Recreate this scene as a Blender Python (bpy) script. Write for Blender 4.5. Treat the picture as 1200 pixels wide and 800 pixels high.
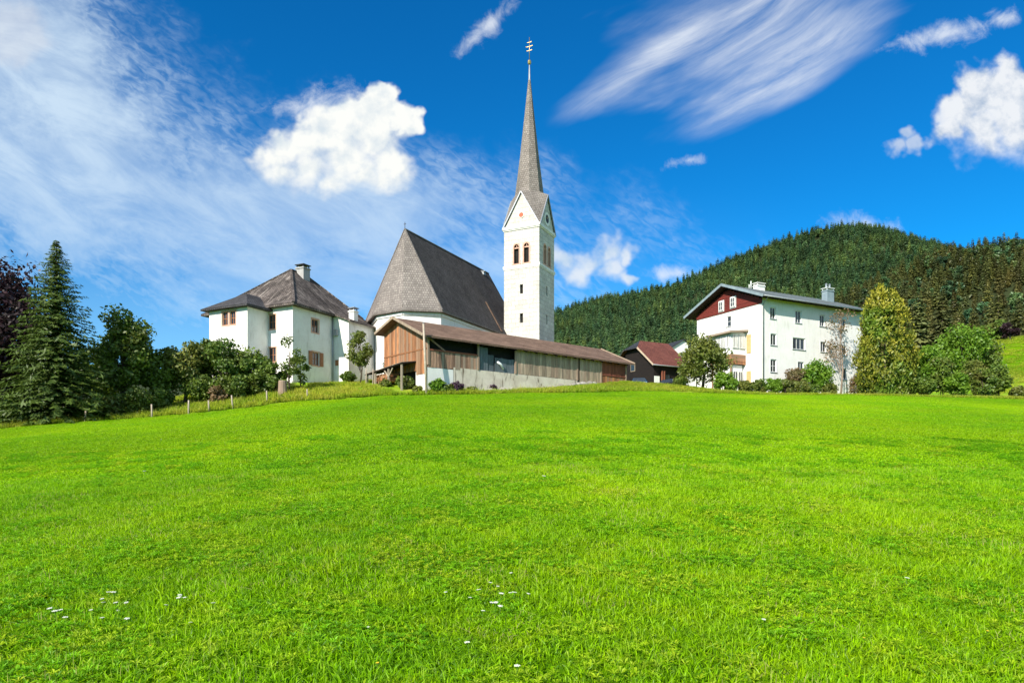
import bpy, bmesh, math, random
import numpy as np
from mathutils import Vector, Matrix
R = math.radians
for o in list(bpy.data.objects): bpy.data.objects.remove(o)
SC = bpy.context.scene
COL = SC.collection
rnd = random.Random(7)
rng = np.random.default_rng(7)

# ------------------------------------------------------------------ camera, sun, exposure
EYE = 1.6
cd = bpy.data.cameras.new('camera'); cam = bpy.data.objects.new('camera', cd); COL.objects.link(cam)
cam.location = (0, 0, EYE); cam.rotation_euler = (R(90), 0, 0)
cd.lens = 24; cd.sensor_width = 36; cd.shift_y = 140/1200; cd.clip_start = .1; cd.clip_end = 20000
SC.camera = cam
SUN_AZ, SUN_EL = R(33.5), R(33.5)      # azimuth to the left of straight behind the camera
sv = Vector((-math.sin(SUN_AZ)*math.cos(SUN_EL), -math.cos(SUN_AZ)*math.cos(SUN_EL), math.sin(SUN_EL)))
sd = bpy.data.lights.new('sun', 'SUN'); sd.energy = 5.0; sd.angle = R(.5); sd.color = (1, .94, .83)
sun = bpy.data.objects.new('sun', sd); COL.objects.link(sun)
sun.rotation_euler = sv.to_track_quat('Z', 'Y').to_euler(); sun.location = (0, 0, 80)
SC.view_settings.view_transform = 'Standard'; SC.view_settings.look = 'None'
SC.view_settings.exposure = 0.56; SC.view_settings.gamma = 1
SC.render.engine = 'CYCLES'
SC.cycles.max_bounces = 6; SC.cycles.transparent_max_bounces = 8; SC.cycles.diffuse_bounces = 3

# ------------------------------------------------------------------ node helper
class NG:
    def __init__(s, tree): s.t = tree
    def node(s, typ, ins=None, **props):
        n = s.t.nodes.new(typ)
        for k, v in props.items(): setattr(n, k, v)
        for k, v in (ins or {}).items():
            k = n.inputs[k]
            if isinstance(v, bpy.types.NodeSocket): s.t.links.new(v, k)
            else: k.default_value = v
        return n
    def m(s, op, *a, clamp=False):
        return s.node('ShaderNodeMath', dict(enumerate(a)), operation=op, use_clamp=clamp).outputs[0]
    def add(s, a, b): return s.m('ADD', a, b)
    def sub(s, a, b): return s.m('SUBTRACT', a, b)
    def mul(s, a, b): return s.m('MULTIPLY', a, b)
    def mx(s, a, b): return s.m('MAXIMUM', a, b)
    def ss(s, a, b, x, lo=0., hi=1.):
        return s.node('ShaderNodeMapRange', {'Value': x, 'From Min': a, 'From Max': b, 'To Min': lo, 'To Max': hi}, interpolation_type='SMOOTHSTEP').outputs[0]
    def mix(s, f, a, b, blend='MIX'):
        c = lambda v: (*v, 1) if isinstance(v, tuple) and len(v) == 3 else v
        n = s.node('ShaderNodeMix', {0: f, 6: c(a), 7: c(b)}, data_type='RGBA', blend_type=blend)
        return n.outputs[2]
    def noise(s, vec, scale, detail=4., rough=.55, dist=0., dims='3D'):
        return s.node('ShaderNodeTexNoise', {'Vector': vec, 'Scale': scale, 'Detail': detail, 'Roughness': rough, 'Distortion': dist}, noise_dimensions=dims).outputs[0]
    def comb(s, x, y, z=0.): return s.node('ShaderNodeCombineXYZ', {0: x, 1: y, 2: z}).outputs[0]
    def vmul(s, v, k): return s.node('ShaderNodeVectorMath', {0: v, 1: k}, operation='MULTIPLY').outputs[0]
    def vadd(s, v, k): return s.node('ShaderNodeVectorMath', {0: v, 1: k}, operation='ADD').outputs[0]
    def dist(s, v, k): return s.node('ShaderNodeVectorMath', {0: v, 1: k}, operation='DISTANCE').outputs[1]

# ------------------------------------------------------------------ sky: Nishita air with clouds placed by direction
W = bpy.data.worlds.new('World'); SC.world = W; W.use_nodes = True
W.node_tree.nodes.clear()
g = NG(W.node_tree)
def px2(px, py): return ((px-600)/100, (540-py)/100, 0.)
sky = g.node('ShaderNodeTexSky', sky_type='NISHITA', sun_disc=False, sun_elevation=SUN_EL, sun_rotation=R(180)+SUN_AZ, altitude=900., air_density=1.0, dust_density=.25, ozone_density=3.0)
hs = g.node('ShaderNodeHueSaturation', {'Hue': .5, 'Saturation': 1.3, 'Value': 1., 'Color': sky.outputs[0]})
blue = g.mix(1., hs.outputs[0], (.14, 1.17, 1.42), 'MULTIPLY')
tc = g.node('ShaderNodeTexCoord').outputs['Generated']
sep = g.node('ShaderNodeSeparateXYZ', {0: tc})
ay = g.mx(g.m('ABSOLUTE', sep.outputs[1]), .12)
U = g.mul(g.m('DIVIDE', sep.outputs[0], ay), 8.)
V = g.mul(g.m('DIVIDE', sep.outputs[2], ay), 8.)
P = g.comb(U, V, 0.)
def rot(ang, sx, sy):     # coordinates stretched along a direction
    c, s_ = math.cos(ang), math.sin(ang)
    a = g.mul(g.add(g.mul(U, c), g.mul(V, s_)), sx)
    b = g.mul(g.sub(g.mul(V, c), g.mul(U, s_)), sy)
    return g.comb(a, b, 0.)
up = g.ss(-.05, .3, V)
# thin veil on the left
n1 = g.noise(P, .8, 5, .6); n2 = g.noise(rot(R(-32), 3.2, 8.), 1.6, 3, .6, .6)
def blob(px, py, sx, sy, ang=0.):
    c, s_ = math.cos(ang), math.sin(ang)
    x0, y0, _ = px2(px, py)
    du = g.sub(U, x0); dv = g.sub(V, y0)
    a = g.m('DIVIDE', g.add(g.mul(du, c), g.mul(dv, s_)), sx/100.)
    b = g.m('DIVIDE', g.sub(g.mul(dv, c), g.mul(du, s_)), sy/100.)
    return g.m('SUBTRACT', 1., g.m('SQRT', g.add(g.mul(a, a), g.mul(b, b))))
veil = g.mx(g.mx(blob(70, 200, 340, 190, R(-25)), blob(330, 250, 420, 105, R(-4))), g.mx(blob(20, 60, 190, 150, R(-10)), g.mul(blob(420, 330, 420, 110), .8)))
veil = g.ss(-.25, .8, g.add(veil, g.mul(g.sub(n1, .5), 1.5)))
rip = g.ss(.34, .68, n2, .25, 1.15)
edge = g.ss(.25, 1.05, veil)
veil_a = g.mul(g.mul(veil, g.mix(edge, g.comb(rip, rip, rip), (.92, .92, .92))), g.ss(1.2, 4.6, V, .46, .72))
haze_low = g.mul(g.ss(3.4, .3, V), .34)
veil_a = g.mul(veil_a, g.ss(.30, .68, g.noise(rot(R(-24), .55, 1.5), 1.3, 6, .66, .5), .66, 1.16))
veil_a = g.mx(veil_a, g.mul(haze_low, g.ss(4.5, -2.5, U)))
# fibrous cirrus, upper right
wv = g.mul(g.sub(g.noise(P, .45, 1, .5), .5), 1.1); wv2 = g.mul(g.sub(g.noise(P, 1.1, 1, .5), .5), .16)
_sa = g.node('ShaderNodeVectorMath', {0: rot(R(32), .26, 2.0), 1: g.comb(0., g.add(wv, wv2), 0.)}, operation='ADD').outputs[0]
f1 = g.noise(_sa, 1.1, 8, .68, .3); f2 = g.noise(rot(R(27), .28, 1.1), 1.2, 4, .55, .3)
cm = g.mx(g.mx(blob(800, 42, 170, 34, R(33)), blob(960, 52, 175, 40, R(31))), g.sub(blob(900, 6, 250, 105, R(30)), .16))
cir = g.mul(g.ss(-.12, .85, g.add(cm, g.mul(g.sub(f2, .5), 1.7))), g.ss(.16, .80, f1))
cir = g.mul(cir, 1.0)
wis = g.mx(g.mx(blob(570, 32, 52, 17, R(42)), g.sub(blob(808, 188, 52, 13, R(12)), .28)), g.mx(blob(1108, 40, 88, 17, R(13)), blob(1172, 22, 30, 14, R(10))))
wis = g.mx(wis, g.mx(blob(790, 320, 40, 14), g.mx(blob(375, 122, 80, 26, R(8)), blob(1010, 268, 60, 22, R(-10)))))
wn = g.noise(P, 3.2, 6, .65, .4)
wis = g.mul(g.ss(.05, 1.25, g.add(wis, g.mul(g.sub(wn, .5), 2.2))), .75)
# heaped clouds
def cumulus(circles, sc, amp, seed, soft=.16):     # soft: a number, or a field that widens the lower edge
    d = None
    w1 = g.node('ShaderNodeTexNoise', {'Vector': g.vadd(P, (seed*.7, seed, 0.)), 'Scale': 1.5, 'Detail': 1.}).outputs[1]; w2 = g.node('ShaderNodeTexNoise', {'Vector': g.vadd(P, (seed, seed*.4, 0.)), 'Scale': 5.2, 'Detail': 2.}).outputs[1]
    Q = g.vadd(g.vadd(P, g.vmul(g.vadd(w1, (-.5, -.5, -.5)), (.42, .42, 0.))), g.vmul(g.vadd(w2, (-.5, -.5, -.5)), (.26, .26, 0.)))
    for (x, y, r) in circles:
        k = g.m('SUBTRACT', 1., g.mul(g.dist(Q, px2(x, y)), 100./r))
        d = k if d is None else g.m('SMOOTH_MAX', d, k, .3)
    q = g.vadd(P, (seed, seed*1.7, 0.))
    b = g.noise(q, sc, 7, .56, .15)
    D = g.sub(g.add(g.mul(d, 1.5), g.mul(g.sub(b, .5), amp)), .13)
    b2 = g.noise(g.vadd(q, (-.13, .17, 0.)), sc, 7, .56, .15)
    return g.ss(0., soft, D), g.sub(b2, b), D
c1 = cumulus([(318,186,30),(332,170,34),(352,162,36),(380,158,40),(405,150,40),(428,138,36),(447,122,30),(456,112,22),(440,165,46),(405,190,46),(360,196,40),(330,200,30),(470,140,24),(480,160,17),(455,195,34),(445,212,30),(425,206,32),(465,205,26),(395,210,28)], 3.4, .9, 3.1, g.ss(4.2, 3.1, V, .52, 1.35))
c2 = cumulus([(1150,112,42),(1120,135,36),(1180,105,46),(1200,140,66),(1150,158,48),(1240,150,70),(1105,160,22)], 3.2, 1.0, 9.3, g.ss(4.4, 3.4, V, .6, 1.3))
c3 = cumulus([(1056,160,16),(1048,178,16),(1066,174,17)], 4., 1.2, 7.9, .95)
c4 = cumulus([(712,290,25),(735,292,20),(690,305,24),(665,302,22),(720,312,24),(680,322,24),(738,322,14)], 2.8, .75, 13.7, 1.1)
c5 = cumulus([(20,40,50),(-20,30,60)], 2.2, 1.3, 17.7, .8)
# unseen broken veil added overhead, to the sides and behind to whiten blue fill
outv = g.mx(g.mx(g.ss(6.5, 9., g.m('ABSOLUTE', U)), g.ss(5.6, 8., V)), g.ss(.1, -.3, sep.outputs[1]))
gen = g.mul(g.mul(g.ss(.36, .66, g.noise(tc, 2.6, 6, .6)), outv), .85)
veil_a = g.mx(veil_a, gen)
col = g.mix(g.mul(veil_a, up), blue, (6.6, 7.9, 8.8))
col = g.mix(g.m('MULTIPLY', g.mx(cir, wis), up, clamp=True), col, (7.5, 7.9, 8.4))
for (a, sh, D), op, lo, hi in ((c5, .4, (5.2, 5.4, 6.2), (6.8, 6.8, 7.0)), (c4, .8, (5.2, 6.3, 7.2), (7.4, 7.7, 7.9)), (c3, .6, (4.3, 5.3, 6.6), (6.6, 7.0, 7.4)), (c2, .95, (3.6, 4.5, 5.8), (7.6, 7.8, 8.0)), (c1, 1., (6.0, 6.7, 7.2), (8.3, 8.4, 8.1))):
    lit = g.add(g.add(.48, g.mul(sh, -3.)), g.mul(g.ss(.0, .6, D), .28))
    col = g.mix(g.mul(a, op), col, g.mix(g.m('MAXIMUM', lit, 0., clamp=True), lo, hi))
bg = g.node('ShaderNodeBackground', {'Color': col, 'Strength': .081})
g.t.links.new(bg.outputs[0], g.node('ShaderNodeOutputWorld').inputs[0])
W.cycles.sampling_method = 'MANUAL'; W.cycles.sample_map_resolution = 512

# ------------------------------------------------------------------ materials
MAT = {}
def newmat(name):
    m = bpy.data.materials.new(name); m.use_nodes = True; m.node_tree.nodes.clear(); MAT[name] = m
    return m, NG(m.node_tree)
def finish(g, color, rough=.8, height=None, bstr=.4, bdist=.02, spec=.3, metal=0.):
    ins = {'Base Color': color if isinstance(color, bpy.types.NodeSocket) else (*color, 1), 'Roughness': rough, 'Specular IOR Level': spec, 'Metallic': metal}
    if height is not None:
        ins['Normal'] = g.node('ShaderNodeBump', {'Height': height, 'Strength': bstr, 'Distance': bdist}).outputs[0]
    b = g.node('ShaderNodeBsdfPrincipled', ins)
    g.t.links.new(b.outputs[0], g.node('ShaderNodeOutputMaterial').inputs[0])
def objco(g): return g.node('ShaderNodeTexCoord').outputs['Object']
def uvco(g): return g.node('ShaderNodeTexCoord').outputs['UV']
def orand(g): return g.node('ShaderNodeObjectInfo').outputs['Random']
def simple(name, c1, c2, scale=3., rough=.75, bstr=.3, bdist=.01, spec=.3, metal=0., stretch=(1, 1, 1), rand=0., alt=None):
    m, g = newmat(name)
    v = g.vmul(objco(g), tuple(float(x) for x in stretch))
    n = g.noise(v, scale, 6, .6); f = g.ss(.3, .7, n)
    c = g.mix(f, c1, c2)
    if rand:
        k = g.add(1.-rand, g.mul(orand(g), 2*rand)); c = g.mix(1., c, g.comb(k, k, k), 'MULTIPLY')
        if alt: c = g.mix(g.mul(g.ss(.4, .95, g.m('FRACT', g.mul(orand(g), 23.3))), .8), c, alt)
    finish(g, c, rough, g.noise(v, scale*6, 4, .6), bstr, bdist, spec, metal)
    return m
def plaster(name, c1, c2, stain, samt=.35):
    m, g = newmat(name); o = objco(g)
    n = g.noise(o, .9, 6, .62); c = g.mix(g.ss(.35, .7, n), c1, c2)
    dr = g.noise(g.vmul(o, (1.5, 1.5, .42)), 1.6, 3, .55, .6)          # rain streaks
    c = g.mix(g.mul(g.ss(.53, .74, dr), samt), c, stain)
    c = g.mix(g.mul(g.ss(.55, .75, g.noise(o, 5., 5, .6)), .12), c, stain)
    finish(g, c, .88, g.noise(o, 22., 5, .6), .35, .02, .2)
plaster('plaster_white', (.83, .81, .78), (.77, .75, .71), (.50, .47, .42), .35)
plaster('plaster_old', (.82, .80, .76), (.74, .71, .67), (.46, .42, .36), .4)
plaster('concrete_wall', (.70, .62, .52), (.56, .48, .39), (.13, .09, .06), .95)
plaster('plaster_grey', (.42, .41, .40), (.34, .33, .32), (.2, .2, .2), .4)
def bricky(name, c1, c2, mort, bw, bh, ms=.012, rough=.95, bstr=.8, bdist=.04, streak=None, mottle=.35, off=.5, mortar_smooth=.3, spec=.06):
    m, g = newmat(name); uv = uvco(g); o = objco(g)
    br = g.node('ShaderNodeTexBrick', {'Vector': g.vadd(uv, g.vmul(g.node('ShaderNodeTexNoise', {'Vector': uv, 'Scale': 2.}).outputs[1], (.06, .05, 0.))), 'Color1': (*c1, 1), 'Color2': (*c2, 1), 'Mortar': (*mort, 1), 'Scale': 1., 'Mortar Size': ms, 'Mortar Smooth': mortar_smooth, 'Bias': 0., 'Brick Width': bw, 'Row Height': bh}, offset=off)
    c = br.outputs[0]
    k = g.ss(.25, .75, g.noise(o, .55, 6, .68), 1.-mottle, 1.+mottle*.6)
    k2 = g.ss(.2, .8, g.noise(g.vmul(uv, (6.5, 9., 1.)), 1., 3, .7), .72, 1.25)
    k = g.mul(k, k2)
    c = g.mix(1., c, g.comb(k, k, k), 'MULTIPLY')
    if streak:
        c = g.mix(g.ss(.52, .72, g.noise(g.vmul(uv, (2.2, .3, 1.)), 1.2, 5, .65)), c, streak)
    h = g.add(g.mul(br.outputs[1], -1.), g.mul(g.noise(o, 14., 3, .6), .7))
    finish(g, c, rough, h, bstr, bdist, spec)
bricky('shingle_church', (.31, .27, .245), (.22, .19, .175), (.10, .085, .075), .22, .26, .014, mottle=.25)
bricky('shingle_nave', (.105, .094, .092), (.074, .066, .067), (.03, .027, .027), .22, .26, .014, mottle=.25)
bricky('shingle_spire', (.33, .285, .26), (.24, .205, .185), (.10, .085, .08), .2, .24, .012, mottle=.25)
bricky('shingle_villa', (.20, .165, .148), (.10, .083, .076), (.035, .03, .027), .24, .3, .022, mottle=.6, streak=(.33, .285, .25), bstr=.9, bdist=.05)
bricky('shingle_bay', (.10, .095, .10), (.07, .066, .07), (.03, .03, .03), .24, .3, .02, mottle=.3)
bricky('roof_barn', (.225, .145, .105), (.165, .105, .078), (.08, .055, .04), .9, .45, .012, mottle=.25, rough=.8)
bricky('roof_red', (.215, .082, .062), (.155, .060, .048), (.10, .03, .025), .3, .34, .02, mottle=.22, rough=.7)
bricky('roof_slate', (.05, .055, .065), (.04, .043, .05), (.02, .02, .02), .4, .3, .014, mottle=.2, rough=.7)
bricky('tower_stone', (.66, .63, .57), (.54, .51, .46), (.40, .37, .33), .85, .47, .02, mottle=.14, bstr=.5, bdist=.03)
simple('metal_roof', (.125, .148, .16), (.095, .115, .125), 2., .55, .05, .004, .4)
simple('metal_grey', (.38, .40, .42), (.28, .30, .32), 4., .45, .1, .004, .5, .6)
simple('metal_blue', (.25, .31, .34), (.19, .24, .27), 2., .5, .1, .004, .4)
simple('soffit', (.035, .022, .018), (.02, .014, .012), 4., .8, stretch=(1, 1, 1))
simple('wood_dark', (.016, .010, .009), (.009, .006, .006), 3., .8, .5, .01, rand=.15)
simple('wood_red', (.17, .028, .020), (.11, .018, .014), 2., .75, .5, .01, stretch=(1, 1, 7), rand=.2)
simple('wood_orange', (.46, .20, .085), (.22, .10, .055), 2.2, .75, .5, .012, stretch=(6, 6, .5), rand=.45, alt=(.25, .17, .115))
simple('wood_barn', (.42, .25, .17), (.22, .13, .095), 2.0, .85, .6, .012, stretch=(5, 5, .5), rand=.35, alt=(.34, .27, .21))
simple('wood_grey', (.46, .355, .26), (.25, .19, .14), 2.2, .85, .6, .012, stretch=(6, 6, .5), rand=.3, alt=(.28, .19, .14))
simple('wood_bluegrey', (.13, .16, .18), (.085, .105, .12), 2., .85, .5, .01, stretch=(6, 6, .5), rand=.2)
simple('wood_post', (.42, .35, .27), (.28, .23, .18), 5., .85, .6, .01, stretch=(4, 4, .6), rand=.2)
simple('wood_redbrown', (.26, .085, .05), (.17, .055, .035), 2., .8, .5, .01, stretch=(6, 6, .5), rand=.25)
simple('window_wood', (.38, .16, .075), (.27, .11, .05), 4., .6, .2, .004, rand=.15)
simple('window_white', (.78, .78, .76), (.70, .70, .68), 3., .5, .1, .003)
simple('surround_salmon', (.66, .40, .30), (.55, .33, .25), 3., .85, .2, .01)
simple('ochre', (.60, .43, .20), (.50, .35, .16), 3., .7, .2, .004)
simple('clock_red', (.55, .13, .06), (.45, .10, .05), 6., .6, .1, .003)
simple('clock_dark', (.05, .05, .06), (.03, .03, .04), 6., .6, .1, .003)
simple('gold', (.60, .42, .16), (.5, .34, .12), 6., .35, .1, .003, .5, .9)
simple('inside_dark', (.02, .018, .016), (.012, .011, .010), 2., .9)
simple('bark', (.13, .095, .07), (.06, .045, .035), 4., .9, .9, .03, stretch=(2, 2, .5))
simple('bark_pale', (.36, .28, .22), (.24, .18, .14), 4., .9, .7, .02, stretch=(2, 2, .5))
simple('stone', (.40, .37, .33), (.24, .22, .20), 2.5, .9, .8, .05, rand=.3)
simple('car_blue', (.015, .06, .10), (.014, .055, .095), 1., .25, .0, .001, .6)
simple('car_black', (.018, .02, .022), (.016, .018, .02), 1., .25, .0, .001, .6)
simple('tyre', (.02, .02, .02), (.015, .015, .015), 4., .8)
simple('lamp_clear', (.7, .7, .7), (.65, .65, .65), 4., .15)
simple('tarp', (.70, .74, .76), (.6, .65, .67), 2., .6)
simple('petal_white', (.66, .66, .58), (.52, .55, .42), 30., .8)
simple('petal_yellow', (.75, .50, .03), (.65, .42, .02), 30., .8)
simple('stem_green', (.10, .22, .03), (.08, .18, .02), 10., .8)
m, g = newmat('glass'); finish(g, g.mix(g.noise(objco(g), 1.2, 3), (.015, .02, .025), (.04, .05, .06)), .06, spec=.6)
m, g = newmat('glass_curtain'); finish(g, g.mix(g.ss(.45, .55, g.noise(g.vmul(objco(g), (5., 5., .3)), 1.5, 3)), (.30, .28, .26), (.62, .60, .57)), .25, spec=.5)

def foliage(name, c1, c2, c3=None, trans=.3, nscale=.5, rand=0., warm=False):
    """leaf colours: c1-c2 by leaf, c3 in patches"""
    m, g = newmat(name)
    t = g.node('ShaderNodeAttribute', attribute_name='tint').outputs['Fac']
    c = g.mix(t, c1, c2)
    pos = g.node('ShaderNodeNewGeometry').outputs['Position']
    if c3: c = g.mix(g.ss(.48, .68, g.noise(pos, nscale, 3, .6)), c, c3)
    if rand:
        r = orand(g); k = g.add(1.-rand, g.mul(r, 2*rand)); c = g.mix(1., c, g.comb(k, k, k), 'MULTIPLY')
        r2 = g.m('FRACT', g.mul(r, 37.7)); c = g.mix(1., c, g.mix(r2, (.8, .9, .9) if warm else (.75, .95, 1.1), (1.22, 1.12, .9) if warm else (1.28, 1.12, .85)), 'MULTIPLY')
    d = g.node('ShaderNodeBsdfDiffuse', {'Color': c}); tr = g.node('ShaderNodeBsdfTranslucent', {'Color': c})
    s = g.node('ShaderNodeMixShader', {0: trans, 1: d.outputs[0], 2: tr.outputs[0]})
    gl = g.node('ShaderNodeBsdfGlossy', {'Color': (1, 1, 1, 1), 'Roughness': .5})
    s2 = g.node('ShaderNodeMixShader', {0: .025, 1: s.outputs[0], 2: gl.outputs[0]})
    g.t.links.new(s2.outputs[0], g.node('ShaderNodeOutputMaterial').inputs[0])
foliage('leaf_spruce', (.026, .062, .012), (.12, .175, .024), (.07, .105, .015))
foliage('leaf_dark', (.042, .092, .012), (.19, .26, .030), (.10, .13, .018))
foliage('leaf_mid', (.055, .12, .016), (.19, .26, .034), (.13, .135, .025))
foliage('leaf_bright', (.08, .20, .012), (.25, .40, .03), (.16, .27, .02), .4)
foliage('leaf_olive', (.085, .12, .018), (.25, .26, .05), (.13, .18, .025))
foliage('leaf_copper', (.020, .010, .014), (.050, .020, .026), (.03, .02, .018))
foliage('leaf_purple', (.05, .025, .05), (.12, .06, .10), None)
foliage('leaf_thuja', (.06, .12, .012), (.44, .39, .034), (.15, .25, .022), .3, .35)
foliage('leaf_rust', (.20, .13, .07), (.34, .22, .12), (.16, .14, .05), .35)
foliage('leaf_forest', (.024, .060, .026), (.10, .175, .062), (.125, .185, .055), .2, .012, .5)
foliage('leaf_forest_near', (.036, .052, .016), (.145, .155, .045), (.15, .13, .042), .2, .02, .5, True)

def pos0(geo): return geo.outputs['Position']
def grassmat(name, cols, ground=False):
    m, g = newmat(name)
    geo = g.node('ShaderNodeNewGeometry'); pos = geo.outputs['Position']
    a = g.ss(.35, .65, g.noise(pos, .11, 4, .6)); b = g.ss(.4, .7, g.noise(pos, .55, 5, .65)); d = g.ss(.45, .75, g.noise(pos, 2.3, 4, .6))
    c = g.mix(a, cols[0], cols[1]); c = g.mix(g.ss(.42, .62, g.noise(pos, .06, 3, .5), .45, 0.), c, tuple(x*.62 for x in cols[0])); c = g.mix(g.mul(b, .7), c, cols[2]); c = g.mix(g.mul(d, .35), c, cols[3]); c = g.mix(g.ss(.52, .70, g.noise(pos, .33, 5, .65), 0., .26), c, tuple(x*.6 for x in cols[0]))
    return m, g, c, geo
GRASS = ((.20, .49, .002), (.35, .60, .002), (.25, .53, .002), (.45, .58, .006))
for nm, cols in (('grass_blade', GRASS), ('weed_yellow', ((.40, .64, .012), (.54, .68, .03), (.32, .62, .006), (.60, .64, .06))), ('weed_green', ((.19, .55, .006), (.25, .58, .006), (.28, .58, .012), (.20, .52, .015))), ('grass_tall', ((.27, .42, .012), (.42, .46, .04), (.20, .40, .008), (.52, .44, .10)))):
    m, g, c, geo = grassmat(nm, cols)
    t = g.node('ShaderNodeAttribute', attribute_name='tint').outputs['Fac']
    c = g.mix(1., c, g.mix(t, (.34, .42, .25), (1.7, 1.5, 1.5)), 'MULTIPLY')
    dry = g.mul(g.ss(.90, .97, t), g.ss(.5, .62, g.noise(pos0(geo), .9, 3), .25, 1.)); c = g.mix(dry, c, (.50, .42, .16))
    nrm = g.node('ShaderNodeVectorMath', {0: g.node('ShaderNodeVectorMath', {0: g.vmul(geo.outputs['Normal'], (.75, .75, .75)), 1: (0., 0., .6)}, operation='ADD').outputs[0]}, operation='NORMALIZE').outputs[0]
    df = g.node('ShaderNodeBsdfDiffuse', {'Color': c, 'Normal': nrm}); tr = g.node('ShaderNodeBsdfTranslucent', {'Color': c})
    s = g.node('ShaderNodeMixShader', {0: .45, 1: df.outputs[0], 2: tr.outputs[0]})
    gl = g.node('ShaderNodeBsdfGlossy', {'Color': (1, 1, 1, 1), 'Roughness': .45})
    s2 = g.node('ShaderNodeMixShader', {0: .012, 1: s.outputs[0], 2: gl.outputs[0]})
    g.t.links.new(s2.outputs[0], g.node('ShaderNodeOutputMaterial').inputs[0])
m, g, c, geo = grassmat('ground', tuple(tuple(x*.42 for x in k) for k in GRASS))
zone = g.node('ShaderNodeAttribute', attribute_name='zone')
zs = g.node('ShaderNodeSeparateColor', {0: zone.outputs['Color']})
pos = geo.outputs['Position']
bank = g.mix(g.ss(.35, .65, g.noise(pos, .6, 5, .65)), (.26, .36, .02), (.15, .31, .012))
bank = g.mix(g.ss(.5, .7, g.noise(pos, .25, 4, .6)), bank, (.34, .28, .06))
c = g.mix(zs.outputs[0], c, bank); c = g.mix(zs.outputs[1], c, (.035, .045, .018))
finish(g, c, .95, g.noise(pos, 9., 4, .65), .6, .08, .05)

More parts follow.
